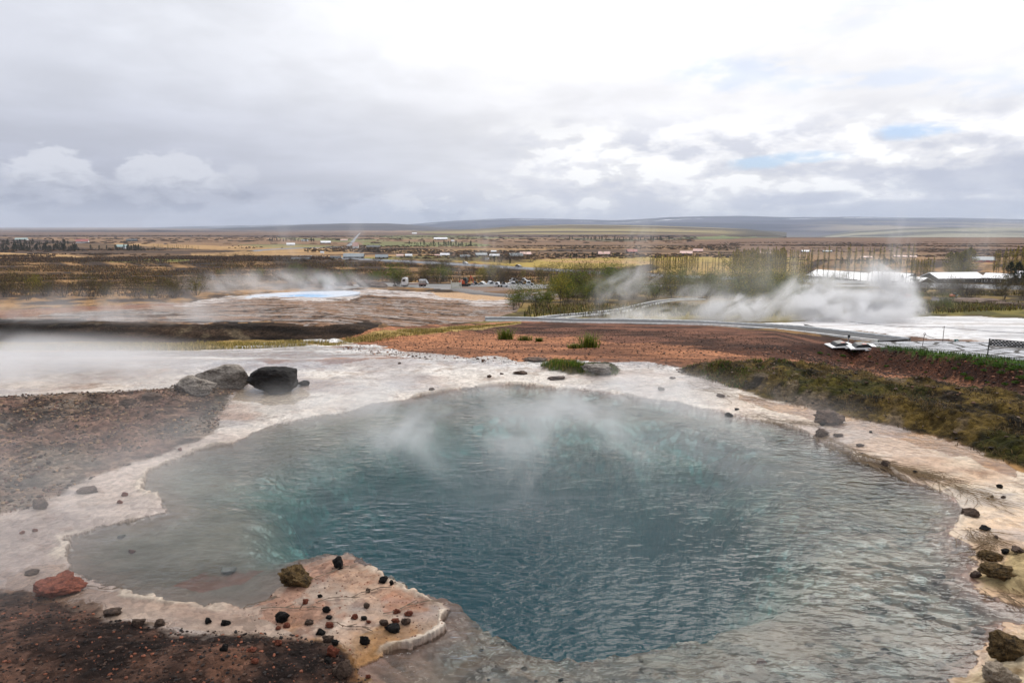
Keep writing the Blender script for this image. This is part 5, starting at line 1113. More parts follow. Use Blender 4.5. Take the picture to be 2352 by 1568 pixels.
# ---------------------------------------------------------------- buildings
wallw = mat('white_wall', (.70, .69, .67), .7); dkwall = mat('dark_timber_wall', (.035, .032, .03), .8); tim = mat('timber_wall', (.20, .12, .07), .8); roofw = mat('pale_metal_roof', (.74, .74, .76), .35, 0, .5, .05, .4); roofr = mat('red_metal_roof', (.34, .10, .08), .45, vs=.5); roofp = mat('faded_pink_roof', (.62, .38, .32), .4, vs=.5)
roofg = mat('grey_metal_roof', (.20, .23, .25), .4, vs=.5); roofd = mat('dark_roof', (.06, .065, .07), .5, vs=.5); roofgn = mat('green_grey_roof', (.30, .40, .38), .4, vs=.5)
def gable(e, L, D, hw_, hr, wm_, rm_, x0=0, y0=0, over=.4, gl=5, windows=0, wside=-1, name='wall'):
    """house block along local x, gable roof with ridge along x"""
    m = MB(); m.prism([(y0 - D / 2, 0), (y0 + D / 2, 0), (y0 + D / 2, hw_), (y0, hr - .12), (y0 - D / 2, hw_)], x0 - L / 2, x0 + L / 2, 'x'); w = m.build(name, wm_, e)
    m = MB(); t = .14; sl = (hr - hw_) / (D / 2); oy = over; lo = hw_ - sl * oy
    m.prism([(y0 - D / 2 - oy, lo), (y0, hr), (y0 + D / 2 + oy, lo), (y0 + D / 2 + oy, lo + t), (y0, hr + t), (y0 - D / 2 - oy, lo + t)], x0 - L / 2 - over, x0 + L / 2 + over, 'x'); m.build('roof', rm_, e)
    for k in range(windows):
        x_ = x0 - L / 2 + L * (k + .5) / windows; f = MB(); f.box((x_, y0 + wside * (D / 2 + .03), hw_ * .55), (min(L / windows * .5, 1.8), .08, hw_ * .42)); fr = f.build('window', wallw, e)
        g = MB(); g.box((x_, y0 + wside * (D / 2 + .08), hw_ * .55), (min(L / windows * .5, 1.8) - .25, .03, hw_ * .42 - .22)); g.build('pane', glass, fr)
    return w
def zsm(p): return float(zbase(np.array([p.x]), np.array([p.y]))[0])
# the long lodge behind the trees
A_ = at(1853, 641); B_ = at(2072, 651); Lx = (B_ - A_); ang = math.atan2(Lx.y, Lx.x); s = A_.y / F
L_ = math.hypot(Lx.x, Lx.y); lodge = empty('lodge', (A_.x, A_.y, zsm(A_)), ang); tag(lodge, 'long dark lodge with a white metal roof behind the row of thin trees', 'building')
L1 = L_ * .60; Hs = 9 * s; Hr = 21 * s
gable(lodge, L1, 11, Hs, Hr, dkwall, roofw, L1 / 2, 5.5, windows=11)
gable(lodge, L_ * .36, 15, Hs * .97, Hr * 1.22, dkwall, roofw, L1 + L_ * .18, 6.5, windows=4, name='wing_wall')
gable(lodge, L_ * .17, 11, Hs * .95, Hr * .98, dkwall, roofw, L1 + L_ * .44, 5.0, windows=1, name='end_wall')
m = MB(); m.prism([(L1 * .60, 0), (L1 * .60, Hs * .8), (L1 * .665, Hs * 1.18), (L1 * .73, Hs * .8), (L1 * .73, 0)], -2.2, .1); m.build('porch', dkwall, lodge)
m = MB(); m.prism([(L1 * .585, Hs * .78), (L1 * .665, Hs * 1.28), (L1 * .745, Hs * .78), (L1 * .745, Hs * .72), (L1 * .665, Hs * 1.2), (L1 * .585, Hs * .72)], -2.4, .4); m.build('porch_roof', roofd, lodge)
m = MB(); m.box((L_ * 1.06, 4, 1.6), (3, 3, 3.2)); m.build('annex', wallw, lodge)
def lodge2(u0, u1, v, hroof, htot, label, nwin, extra=False, depth=9):
    a = at(u0, v); b_ = at(u1, v + .5); d = b_ - a; e = empty('lodge', (a.x, a.y, zsm(a)), math.atan2(d.y, d.x)); tag(e, label, 'building'); s = a.y / F; L = math.hypot(d.x, d.y)
    gable(e, L, depth, (htot - hroof) * s, htot * s, dkwall, roofw, L / 2, depth / 2, windows=nwin)
    if extra: gable(e, L * .16, 6, (htot - hroof) * s, htot * 1.2 * s, dkwall, roofw, L * .97, depth + 4, name='rear_wall')
    m = MB(); m.box((L * .94, -.1, 1.2), (1.1, .12, 2.1)); m.build('door', wallw, e)
lodge2(2155, 2262, 650, 11, 22, 'white-roofed dark lodge, the left one of the pair at the far right', 3); lodge2(2256, 2318, 651, 9, 22, 'white-roofed dark lodge with a raised rear gable, right one of the pair', 4, True)
# vehicles by the lodges
for (u, v, rz, L, kind, pm_, lb, px) in ((2055, 655, .1, 5.4, 'van', whitep, 'white minibus parked behind the steam by the long lodge', 34), (2100, 659, .2, 4.4, 'car', darkp, 'dark car parked at the right end of the long lodge', 18), (2286, 659, -.2, 4.4, 'car', darkp, 'dark car parked in front of the right white-roofed lodge', 19),
                                       (2228, 661, 1.2, 4.3, 'car', silver, 'small silver car half hidden below the left white-roofed lodge', 9)):
    b = at(u, v); b.z = zsm(b) + .1; carlike('van' if kind == 'van' else 'car', b, rz, L, 1.8 if kind == 'car' else 2.0, 1.5 if kind == 'car' else 2.3, pm_, lb, kind, sc=px * b.y / F / L * (.8 if kind == 'car' else .7))
b = at(2143, 643); s = b.y / F
# flag by the lodge
def house(name, u, v, w, h, wm_, rm_, label, rz=0.0, rf=.55, depth=.6, windows=0, cat='building', hip=False):
    b = at(u, v); b.z = zsm(b); s = math.hypot(b.x, b.y) / F; e = empty(name, b, rz - math.atan2(b.x, b.y) * .6); tag(e, label, cat); L = w * s; T_ = h * s * .9; L *= .85
    gable(e, L, L * depth, T_ * (1 - rf), T_, wm_, rm_, windows=windows, over=L * .03); return e
# (positions measured on the photograph)
HS = [('cabin', 1207, 587, 30, 9, tim, roofp, 'cabin with a faded pink roof nearest to the white-gabled house'), ('cabin', 1405 - 17, 587, 30, 10, tim, roofp, 'cabin with an orange-pink roof left of the deep red one'), ('cabin', 1451, 582, 26, 10, dkwall, roofr, 'dark cabin with a deep red roof'),
      ('cabin', 1576, 585, 30, 9, tim, roofp, 'lower left half of the double cabin'), ('cabin', 1603, 580, 24, 9, tim, roofp, 'upper right half of the double cabin'), ('cabin', 1755, 585, 32, 9, tim, roofp, 'pale roofed cabin left of the tall yellow trees'),
      ('cottage', 1185, 592, 34, 12, tim, roofg, 'timber house with white gable edges beside the field'), ('cottage', 1134, 580, 14, 5, dkwall, roofw, 'tiny white-roofed hut left of the timber house'),
      ('farmhouse', 817, 571, 14, 15, wallw, roofp, 'white house with a steep orange-pink roof'), ('barn', 858, 569, 34, 6, tim, roofd, 'long low dark barn right of the steep-roofed house'), ('barn', 771, 594, 26, 7, dkwall, roofd, 'dark shed left of the blue-grey hall'),
      ('hall', 794 + 39 - 20, 594, 50, 13, dkwall, roofg, 'long blue-grey roofed hall beside the highway'), ('barn', 877, 594, 32, 10, dkwall, roofg, 'grey roofed shed right of the blue-grey hall'), ('shed', 692, 596, 44, 5, dkwall, roofd, 'very low dark turf-like shed at the road bend'),
      ('shed', 740, 582, 9, 5, wallw, roofw, 'tiny white hut in the straw field'), ('farmhouse', 918, 589, 18, 5, wallw, roofp, 'low pink-roofed house beyond the grey shed'), ('farmhouse', 939, 589, 18, 6, wallw, roofw, 'low white house beside the low pink-roofed one'), ('farmhouse', 1004, 588, 14, 4, wallw, roofp, 'tiny pink-roofed house left of the white twin roofs'), ('farmhouse', 1022, 588, 24, 7, wallw, roofw, 'white farmhouse with twin roofs beyond the long hall'),
      ('farmhouse', 1068, 592, 26, 7, dkwall, roofg, 'dark house among the shrubs left of the highway cars'), ('farmhouse', 1105, 588, 30, 8, dkwall, roofg, 'grey farm building with a dark chimney block'), ('barn', 1136, 590, 26, 7, wallw, roofw, 'white-fronted shed right of the grey farm building'), ('shed', 1118, 597, 12, 6, wallw, roofw, 'small white box-like hut by the green field'),
      ('farmhouse', 748, 560, 24, 7, dkwall, roofw, 'white-and-dark farm in the upper fields left of the straight road'), ('farmhouse', 790, 553, 18, 4, wallw, roofp, 'white farm with pinkish roofs beside the dark trees'), ('farmhouse', 700, 554, 16, 4, wallw, roofg, 'pale farm left of the group of dark trees'), ('farmhouse', 668, 564, 20, 6, wallw, roofw, 'white barn pair in the fields above the road'),
      ('farmhouse', 1012, 551, 34, 6, dkwall, roofw, 'long white-roofed farm in the green fields'), ('shed', 1040, 555, 8, 4, wallw, roofw, 'tiny white shed right of the long white-roofed farm'), ('farmhouse', 952, 538, 12, 4, wallw, roofw, 'white farm high among dark trees'), ('farmhouse', 310 / 1.0 - 124 + 4, 558, 24, 8, wallw, roofr, 'red-roofed farmhouse in the straw field at left'),
      ('farmhouse', 282, 570, 24, 8, tim, roofgn, 'white and green roofed farmhouse at left'), ('shed', 300 - 13, 571, 7, 3, wallw, roofw, 'tiny white shed beside the green roofed farmhouse'), ('farmhouse', 303, 550 + 5, 22, 6, dkwall, roofd, 'dark farmhouse in the straw field'), ('farmhouse', 50, 552, 22, 5, wallw, roofgn, 'pale green-roofed house in the dark wood'),
      ('cabin', 2256, 602, 42, 11, mat('pink_wall', (.42, .16, .15), .7), roofg, 'pink walled cabin with a grey roof above the right lodges'), ('cabin', 2078, 591, 44, 4, dkwall, roofp, 'long low pale-roofed building behind the conifer hedge'), ('cabin', 1850, 580, 18, 5, dkwall, roofw, 'white-roofed cabin behind the tall trees'), ('cabin', 1900, 579, 20, 4, dkwall, roofg, 'dark cabin beyond the tall trees'), ('cabin', 1990, 593, 24, 4, dkwall, roofp, 'pink-roofed cabin behind the long lodge roof')]
for i, h_ in enumerate(HS): house(*h_, rz=random.Random(i).uniform(-.25, .25), windows=3 if h_[3] > 25 else (1 if h_[3] > 14 else 0))
# ---------------------------------------------------------------- trees and shrubs
bark = mat('bark', (.045, .034, .026), .9); barkl = mat('grey_bark', (.13, .105, .085), .9)
leafm = {'yel': vcmat('young_leaf', .7, .1, .3, 2, transl=.4)}
def twig_mesh(seed, n_main, height, spread, sub, leafn, leafsz, leafcol, rad=.03, upright=.5, thick=1.0, trunkh=0.0, leaf_lo=.3):
    r = np.random.RandomState(seed); V = []; Fc = []; tips = []
    def seg(a, b, r0, r1):
        d = b - a; L = np.linalg.norm(d) + 1e-9; d = d / L; s1 = np.cross(d, [.3, .2, .9]); s1 /= np.linalg.norm(s1) + 1e-9; s2 = np.cross(d, s1); o_ = len(V)
        for p, q in ((a, r0), (b, r1)):
            for t in range(3): V.append(p + q * (s1 * math.cos(t * 2.094) + s2 * math.sin(t * 2.094)))
        Fc.extend([(o_, o_ + 1, o_ + 4, o_ + 3), (o_ + 1, o_ + 2, o_ + 5, o_ + 4), (o_ + 2, o_, o_ + 3, o_ + 5)])
    def grow(p, d, L, rr, lvl):
        n = 3; 
        for k in range(n):
            d = d + r.normal(0, .14, 3); d[2] += .06; d /= np.linalg.norm(d); q = p + d * L / n; seg(p, q, rr, rr * .8); p = q; rr *= .8
            if lvl > 0:
                for j in range(sub if k else 1):
                    dd_ = d * .6 + r.normal(0, .5, 3); dd_[2] = abs(dd_[2]) * .8 + .15; dd_ /= np.linalg.norm(dd_); grow(p, dd_, L * r.uniform(.35, .6), rr * .55, lvl - 1)
            elif k: tips.append(p)
        tips.append(p)
    for i in range(n_main):
        a = r.rand() * 6.28; t = spread * r.uniform(.2, 1); d = np.array([math.cos(a) * t, math.sin(a) * t, 1.0]); d /= np.linalg.norm(d)
        grow(np.array([math.cos(a) * .15, math.sin(a) * .15, trunkh - .1]) * height * .3, d, height * r.uniform(.6, .95), rad * height * .3 * thick, 2)
    nb = len(V); V = np.array(V); F4 = np.array(Fc); tips = np.array(tips); tips = tips[tips[:, 2] > leaf_lo * height]
    if leafn and len(tips):
        c = tips[r.randint(0, len(tips), leafn)] + r.normal(0, .05 * height, (leafn, 3)); a = r.normal(0, 1, (leafn, 3)); a /= np.linalg.norm(a, axis=1)[:, None]; b_ = np.cross(a, r.normal(0, 1, (leafn, 3))); b_ /= np.linalg.norm(b_, axis=1)[:, None]; sz = leafsz * (.5 + r.rand(leafn, 1))
        LV = np.stack([c - a * sz, c + b_ * sz * .7, c + a * sz, c - b_ * sz * .7], 1).reshape(-1, 3); LF = np.arange(leafn * 4).reshape(-1, 4)
        lc = np.repeat(np.array(leafcol)[r.randint(0, len(leafcol), leafn)] * (.6 + .8 * r.rand(leafn, 1)), 4, 0)
    else: LV = np.zeros((0, 3)); LF = np.zeros((0, 4), int); lc = np.zeros((0, 3))
    return V, F4, LV, LF, lc
LC = {'t': [lin(168, 150, 62), lin(190, 170, 76), lin(140, 126, 54)], 'g': [lin(96, 108, 40), lin(120, 124, 50), lin(78, 92, 36)], 'y': [lin(138, 130, 52), lin(160, 146, 62), lin(112, 110, 44)], 'b': [lin(92, 74, 50), lin(110, 88, 58), lin(70, 56, 40)], 'd': [lin(44, 56, 34), lin(36, 46, 28), lin(60, 70, 40)], 'o': [lin(100, 92, 50), lin(84, 78, 40), lin(122, 108, 60)]}
def plant_proto(name, kind, seed):
    if kind == 'bush': a = twig_mesh(seed, 11, 1.0, .75, 2, 900, .018, LC['o'], .03)
    elif kind == 'gbush': a = twig_mesh(seed, 12, 1.0, .7, 2, 1500, .020, LC['g'], .025)
    elif kind == 'bare': a = twig_mesh(seed, 12, 1.0, .9, 3, 500, .012, LC['b'], .028)
    elif kind == 'birch': a = twig_mesh(seed, 4, 1.0, .35, 3, 1300, .017, LC['y'], .035, leaf_lo=.25)
    elif kind == 'low': a = twig_mesh(seed, 14, 1.0, 1.6, 2, 700, .03, LC['b'], .03, leaf_lo=.1)
    return a
def mk_plant(name, kind, seed, bm_=None):
    V, F4, LV, LF, lc = plant_proto(name, kind, seed); e = empty(name, (0, 0, 0)); t = npmesh('branches', V, F4, bm_ or bark, smooth=False); t.parent = e
    if len(LV): f = npmesh('foliage', LV, LF, leafm['yel'], lc, smooth=False); f.parent = e
    return e
PROTO = {}
for kind in ('bush', 'gbush', 'bare', 'birch', 'low'): PROTO[kind] = [mk_plant('bush' if kind != 'birch' else 'birch_tree', kind, 100 + hash_ * 7 + len(kind)) for hash_ in range(3)]
used = set()
def put(kind, p, h, label, cat, group, rnd, name=None, wide=1.0):
    pr = PROTO[kind][rnd.randrange(3)]
    if id(pr) in used: o = copy_tree(pr)
    else: o = pr; used.add(id(pr))
    KN = {'birch': 'slender ', 'bare': 'bare twiggy ', 'gbush': 'leafy ', 'low': 'flat '}
    if cat == 'shrub' and kind in KN and ' from the left' not in label and KN[kind].strip() not in label and 'twiggy' not in label and 'thin' not in label and 'slender' not in label: label = KN[kind] + label
    o.location = (p.x, p.y, p.z - .05 * h); o.rotation_euler = (0, 0, rnd.uniform(0, 6.28)); o.scale = (h * wide, h * wide, h)
    for k in ('label', 'category', 'group'):
        if k in o: del o[k]
    return tag(o, label, cat, group)
ORD = 'first second third fourth fifth sixth seventh eighth ninth tenth eleventh twelfth thirteenth fourteenth fifteenth sixteenth seventeenth eighteenth nineteenth twentieth'.split()
def nth(label, k, n): return f'{label}, {ORD[k]} from the left' if n <= 20 else label
def zone(poly_px, n, kinds, hpx, label, cat, group, seed, wide=1.0, hm_=None):
    r = random.Random(seed); pp_ = P(poly_px); k = 0; tries = 0; spots = []
    lo, hi = pp_.min(0), pp_.max(0)
    while k < n and tries < n * 40:
        tries += 1; u = r.uniform(lo[0], hi[0]); v = r.uniform(lo[1], hi[1])
        if not inside(np.array([u]), np.array([v]), pp_)[0]: continue
        spots.append((u, v)); k += 1
    for k, (u, v) in enumerate(sorted(spots)):
        p = at(u, v); h = r.uniform(*hpx) * p.y / F
        put(r.choice(kinds), p, h, nth(label, k, len(spots)), cat, group, r, wide=wide * r.uniform(.8, 1.3))
zone('0,688 60,690 200,694 340,690 420,686 480,676 420,668 200,672 0,668', 26, ['birch', 'bush', 'bush', 'bare'], (26, 52), 'small thin birch shrub growing behind the rocky mound at left', 'shrub', 'shrubs behind the mound at left', 1)
zone('0,640 300,636 640,640 700,652 560,664 300,666 0,664', 22, ['bare', 'low', 'low'], (7, 16), 'low grey-brown shrub on the dark heath at left', 'shrub', 'low shrubs on the left heath', 2, 1.3)
zone('0,592 140,590 500,592 720,594 800,606 640,614 300,606 0,604', 26, ['low', 'low', 'bare'], (6, 12), 'dark brown shrub along the far edge of the heath', 'shrub', 'shrubs at the far edge of the heath', 3, 1.7)
zone('480,628 760,622 900,632 900,650 780,656 560,650', 22, ['bush', 'bare', 'gbush'], (10, 26), 'brown-green shrub on the heath behind the pale blue pool', 'shrub', 'shrubs behind the pale blue pool', 4, 1.1)
zone('690,662 800,658 790,664 700,668', 5, ['gbush'], (22, 36), 'young green shrub behind the pale blue pool', 'shrub', 'green shrubs at the rim of the pale blue pool', 5)
zone('896,650 940,650 940,658 900,660', 4, ['gbush', 'bush'], (26, 44), 'dense olive shrub left of the truck', 'shrub', 'shrubs left of the truck', 6, 1.1)
zone('970,645 1060,645 1060,652 980,652', 7, ['bush', 'gbush'], (22, 40), 'olive shrub standing behind the truck bed', 'shrub', 'shrubs behind the truck', 7)
zone('1090,648 1240,640 1260,652 1100,655', 16, ['bare', 'bush', 'birch'], (22, 42), 'thin brown shrub behind the wrecks', 'shrub', 'shrubs behind the wrecks', 8)
zone('820,604 1000,606 1240,624 1280,634 1100,628 900,616', 18, ['low', 'bare', 'bush'], (8, 18), 'dark shrub beside the highway', 'shrub', 'shrubs beside the highway', 9, 1.2)
zone('1040,592 1200,594 1260,602 1160,604 1050,602', 18, ['low', 'bare'], (8, 18), 'dark shrub around the small farms', 'shrub', 'shrubs around the small farms', 10, 1.5)
zone('1170,700 1270,696 1300,706 1260,716 1180,714', 9, ['gbush', 'birch', 'gbush'], (26, 58), 'bright green shrub beyond the junction of the paths', 'shrub', 'green shrubs beyond the path junction', 11)
zone('1260,672 1480,668 1500,696 1380,704 1290,700', 34, ['gbush', 'birch', 'gbush', 'bush'], (28, 58), 'thin olive shrub between the highway and the path', 'shrub', 'shrubs between highway and path', 12)
zone('1270,648 1500,650 1500,662 1280,662', 18, ['bare', 'bush', 'bush'], (28, 50), 'dark twiggy shrub just below the grey van', 'shrub', 'shrubs below the grey van', 13)
zone('1500,664 1900,668 1920,684 1700,692 1500,690', 38, ['gbush', 'birch', 'bush', 'gbush'], (26, 52), 'olive shrub behind the drifting steam', 'shrub', 'shrubs behind the steam', 14)
zone('1650,692 1850,700 1840,716 1680,712', 14, ['gbush', 'birch'], (30, 90), 'slender green birch beyond the steam', 'shrub', 'green birches beyond the path', 15)
zone('2090,668 2352,672 2420,684 2352,692 2200,684 2100,680', 30, ['bare', 'bush', 'bare'], (26, 44), 'grey twiggy shrub below the white-roofed lodges', 'shrub', 'shrubs below the white-roofed lodges', 16)
zone('2100,690 2200,708 2180,716 2100,712', 9, ['bush', 'gbush'], (14, 34), 'low green shrub beside the white sinter field', 'shrub', 'shrubs beside the white sinter field', 17)
zone('1500,634 1850,640 2100,648 2100,656 1800,652 1500,646', 20, ['bare', 'bush'], (10, 26), 'brown shrub at the highway edge', 'shrub', 'shrubs at the highway edge', 18)
# thin row of tall trees
def poplar(seed, crown, name='poplar_tree', dens=1500, wid=.075, lo=.16, lc=None, sz=.011):
    r = np.random.RandomState(seed); V = []; Fc = []; e = empty(name, (0, 0, 0)); p = np.array([0., 0, -.02]); rr = .010
    for k in range(8):
        q = p + np.array([r.normal(0, .003), r.normal(0, .003), .125]); o_ = len(V); r1 = rr * .84
        for c_, ra in ((p, rr), (q, r1)):
            for t in range(5): V.append(c_ + [ra * math.cos(t * 1.2566), ra * math.sin(t * 1.2566), 0])
        for t in range(5): Fc.append((o_ + t, o_ + (t + 1) % 5, o_ + 5 + (t + 1) % 5, o_ + 5 + t))
        p = q; rr = r1
    for k in range(70):
        zz = lo + (1 - lo) * r.rand() ** .9; w = wid * (1.15 - zz) * 1.3; a = r.rand() * 6.28; a0 = np.array([0, 0, zz]); b0 = a0 + np.array([math.cos(a) * w, math.sin(a) * w, w * 1.5]); o_ = len(V); s_ = .0022
        for c_ in (a0, b0):
            for t in range(3): V.append(c_ + [s_ * math.cos(t * 2.09), s_ * math.sin(t * 2.09), 0])
        for t in range(3): Fc.append((o_ + t, o_ + (t + 1) % 3, o_ + 3 + (t + 1) % 3, o_ + 3 + t))
    t_ = npmesh('trunk', np.array(V), np.array(Fc), bark, smooth=False); t_.parent = e
    n = dens; zz = lo + (1.0 - lo) * r.rand(n) ** .8; w = wid * np.sin(np.clip((zz - lo) / (1 - lo) * .92 + .1, 0, 1) * math.pi) ** .6 * (.35 + .65 * r.rand(n)); a = r.rand(n) * 6.28; cl = (vnoise(zz * 22, a * 1.3, seed) > .38)
    c = np.stack([np.cos(a) * w, np.sin(a) * w, zz], 1)[cl]; n = len(c); aa_ = r.normal(0, 1, (n, 3)); aa_ /= np.linalg.norm(aa_, axis=1)[:, None]; bb = np.cross(aa_, r.normal(0, 1, (n, 3))); bb /= np.linalg.norm(bb, axis=1)[:, None]; s_ = sz * (.5 + r.rand(n, 1))
    LV = np.stack([c - aa_ * s_, c + bb * s_ * .7, c + aa_ * s_, c - bb * s_ * .7], 1).reshape(-1, 3)
    f = npmesh('crown', LV, np.arange(n * 4).reshape(-1, 4), leafm['yel'], np.repeat(np.array(lc or LC['y'])[r.randint(0, 3, n)] * (.6 + .8 * r.rand(n, 1)), 4, 0) if False else None, smooth=False)
    ca = f.data.color_attributes.new('Col', 'FLOAT_COLOR', 'POINT'); c4 = np.ones((n * 4, 4), np.float32); c4[:, :3] = np.repeat(np.array(lc or LC['y'])[r.randint(0, 3, n)] * (.6 + .8 * r.rand(n, 1)), 4, 0); ca.data.foreach_set('color', c4.ravel())
    f.parent = e; return e
PROTO['pop'] = [poplar(500 + k, 1, dens=1100, sz=.007, wid=.05, lo=.3, lc=LC['t']) for k in range(3)]; PROTO['popd'] = [poplar(510 + k, 1, dens=1500, wid=.065, lo=.32, sz=.0075, lc=LC['t']) for k in range(3)]; PROTO['pops'] = [poplar(520 + k, 1, dens=650, wid=.05, lo=.35, sz=.007, lc=LC['t']) for k in range(3)]
PROTO['con'] = [poplar(530 + k, 1, 'conifer_tree', 2600, .20, .04, LC['d'], .016) for k in range(3)]; PROTO['round'] = [poplar(540 + k, 1, 'leafy_tree', 4200, .30, .12, LC['y'], .014) for k in range(3)]
r = random.Random(77)
def row(u0, u1, n, vb0, vb1, vt0, vt1, kind, label, group, jit=2.0, jv=1.5, cat='tree'):
    for i in range(n):
        t = (i + r.uniform(-.35, .35)) / max(n - 1, 1); u = u0 + (u1 - u0) * t; vb = vb0 + (vb1 - vb0) * t + r.uniform(-jv, jv); p = at(u, vb); h = (vb - (vt0 + (vt1 - vt0) * t + r.uniform(-5, 6))) * p.y / F
        put(kind, p, max(h, 1), nth(label, i, n), cat, group, r)
row(1492, 1600, 26, 631, 634, 588, 578, 'popd', 'yellow-green slender tree in the small grove left of the tall row', 'slender trees in the small left grove', jv=3)
row(1610, 1680, 10, 634, 638, 590, 580, 'pops', 'sparse thin tree between the grove and the row', 'sparse trees between grove and row', jv=3)
row(1682, 1800, 44, 638, 642, 570, 566, 'popd', 'tall yellow-green tree in the dense part of the row', 'tall trees in the dense part of the row', jv=4)
row(1800, 1860, 13, 641, 644, 572, 574, 'pop', 'tall thin tree just left of the long lodge', 'tall trees left of the long lodge', jv=3)
row(1862, 2090, 19, 646, 655, 564, 558, 'pops', 'tall bare-trunked tree in front of the long lodge', 'tall trees in front of the long lodge', jv=1)
row(2090, 2140, 10, 640, 644, 592, 588, 'popd', 'olive tree in the clump right of the long lodge', 'trees right of the long lodge', jv=3)
row(2180, 2222, 5, 632, 634, 574, 570, 'round', 'broad pale tree behind the left white-roofed lodge', 'broad trees behind the white-roofed lodge', jv=2)
row(2280, 2352, 12, 640, 648, 572, 560, 'popd', 'tall olive tree at the right edge behind the lodge', 'tall trees at the right edge', jv=4)
row(2320, 2400, 6, 660, 664, 600, 590, 'con', 'dark bushy evergreen at the right edge', 'evergreens at the right edge', jv=3)
row(1930, 2110, 34, 606, 607, 594, 594, 'con', 'dark low conifer in the hedge behind the long lodge', 'conifers in the hedge behind the lodge', jv=.6)
row(2074, 2096, 2, 652, 652, 632, 630, 'con', 'small conifer in front of the long lodge roof', 'small conifers before the lodge', jv=.5)
row(0, 180, 60, 574, 575, 563, 562, 'con', 'dark conifer in the front row of the plantation at far left', 'conifers in the front of the left plantation', jv=2.0)
row(0, 160, 36, 562, 562, 552, 552, 'con', 'dark conifer in the back belt of the plantation at far left', 'conifers at the back of the left plantation', jv=2)
row(190, 320, 24, 572, 575, 566, 565, 'con', 'small dark conifer in the straggling belt right of the plantation', 'conifers in the straggling belt', jv=2)
row(490 - 195, 555 - 195, 16, 575, 575, 564, 566, 'con', 'dark conifer by the green-roofed farmhouse', 'conifers by the green-roofed farmhouse', jv=1)
row(350, 455, 26, 574, 576, 562, 566, 'popd', 'small tree in the windbreak on the straw field at left', 'windbreak trees on the left straw field', jv=1)
row(240, 300, 14, 556, 557, 550, 550, 'popd', 'tiny tree beside the dark farmhouse', 'belt trees by the dark farmhouse', jv=.6)
row(1290, 1360, 9, 592, 593, 584, 583, 'con', 'small dark conifer near the pink-roofed cabins', 'conifers near the cabins', jv=1)
row(1200, 1235, 4, 588, 588, 574, 574, 'popd', 'pale tree between the pink-roofed cabins', 'pale trees between the cabins', jv=1)
row(1700 - 560, 1730 - 560, 3, 602, 604, 590, 590, 'con', 'dark tree beside the green field near the white hut', 'dark trees near the white hut', jv=1)
row(940, 1080, 26, 562, 566, 555, 556, 'con', 'dark tree in the belt below the green fields', 'trees in the belt below the green fields', jv=1.5)
row(620, 720, 18, 553, 556, 548, 549, 'con', 'dark tree around the upper left farms', 'trees around the upper left farms', jv=1)
row(1300, 1540, 50, 550, 552, 545, 545, 'con', 'far dark tree in the wood under the tan hill', 'trees in the wood under the tan hill', jv=1.5)
for k in list(PROTO):
    for o in PROTO[k]:
        if id(o) not in used:
            for c_ in list(o.children): bpy.data.objects.remove(c_)
            bpy.data.objects.remove(o)
# leafy plants on the red bank
def lupin(seed):
    r_ = np.random.RandomState(seed); e = empty('lupin_plant', (0, 0, 0)); n = 420; a = r_.rand(n) * 6.28; rr = np.sqrt(r_.rand(n)) * .5; z_ = (.12 + .38 * r_.rand(n)) * (1.1 - rr * 1.4); c = np.stack([np.cos(a) * rr, np.sin(a) * rr, z_], 1)
    up = np.stack([np.cos(a) * .5, np.sin(a) * .5, .5 + 0 * a], 1) + r_.normal(0, .5, (n, 3)); up /= np.linalg.norm(up, axis=1)[:, None]; s1 = np.cross(up, r_.normal(0, 1, (n, 3))); s1 /= np.linalg.norm(s1, axis=1)[:, None]; sz = .07 * (.5 + r_.rand(n, 1))
    V = np.stack([c - up * sz, c + s1 * sz * .35, c + up * sz, c - s1 * sz * .35], 1).reshape(-1, 3); cc = np.repeat(np.array([lin(70, 98, 36), lin(92, 122, 44), lin(54, 78, 30)])[r_.randint(0, 3, n)] * (.7 + .6 * r_.rand(n, 1)), 4, 0)
    f = npmesh('leaves', V, np.arange(n * 4).reshape(-1, 4), leafm['yel'], cc, smooth=False); f.parent = e
    m = MB()
    for k in range(7): x_, y_ = r_.uniform(-.3, .3, 2); m.tube((x_ * .4, y_ * .4, 0), (x_, y_, .35), .012, .008, 4)
    m.build('stems', mat('green_stem', (.05, .09, .03), .8), e)
    if seed % 2:
        m = MB()
        for k in range(3): x_, y_ = r_.uniform(-.3, .3, 2); m.tube((x_, y_, .42), (x_, y_, .58), .028, .010, 5)
        m.build('flower_spike', mat('violet_flower', (.10, .07, .16), .8), e)
    return e
LP = [lupin(k) for k in range(4)]; lused = [False] * 4
LU = [(1883, 812, 14), (1903, 815, 8), (1935, 818, 14), (1925, 829, 9), (1962, 808, 9), (1998, 820, 9), (2046, 826, 9), (2037, 842, 13), (2120, 816, 20), (2155, 822, 16), (2142, 835, 9), (2180, 830, 12), (2195, 848, 16), (2216, 862, 20), (2228, 872, 24), (2205, 838, 12), (2250, 838, 26), (2262, 852, 16),
      (2290, 842, 26), (2300, 858, 20), (2322, 850, 22), (2340, 846, 24), (2334, 880, 20), (2310, 884, 18), (2348, 870, 26), (2270, 880, 12), (2086, 830, 10), (2128, 856, 10), (2170, 870, 9), (2240, 892, 14), (2180, 812, 14), (2220, 822, 18), (2070, 806, 12), (2015, 836, 8), (1955, 834, 7)]
for i, (u, v, w) in enumerate(LU):
    k = i % 4; o = LP[k] if not lused[k] else copy_tree(LP[k]); lused[k] = True; p = at(u, v); s = w * p.y / F; o.location = p; o.scale = (s, s, s * .8); o.rotation_euler = (0, 0, i * 1.3)
    tag(o, 'low green leafy plant growing on the dark red bank', 'plant', 'leafy plants on the red bank')
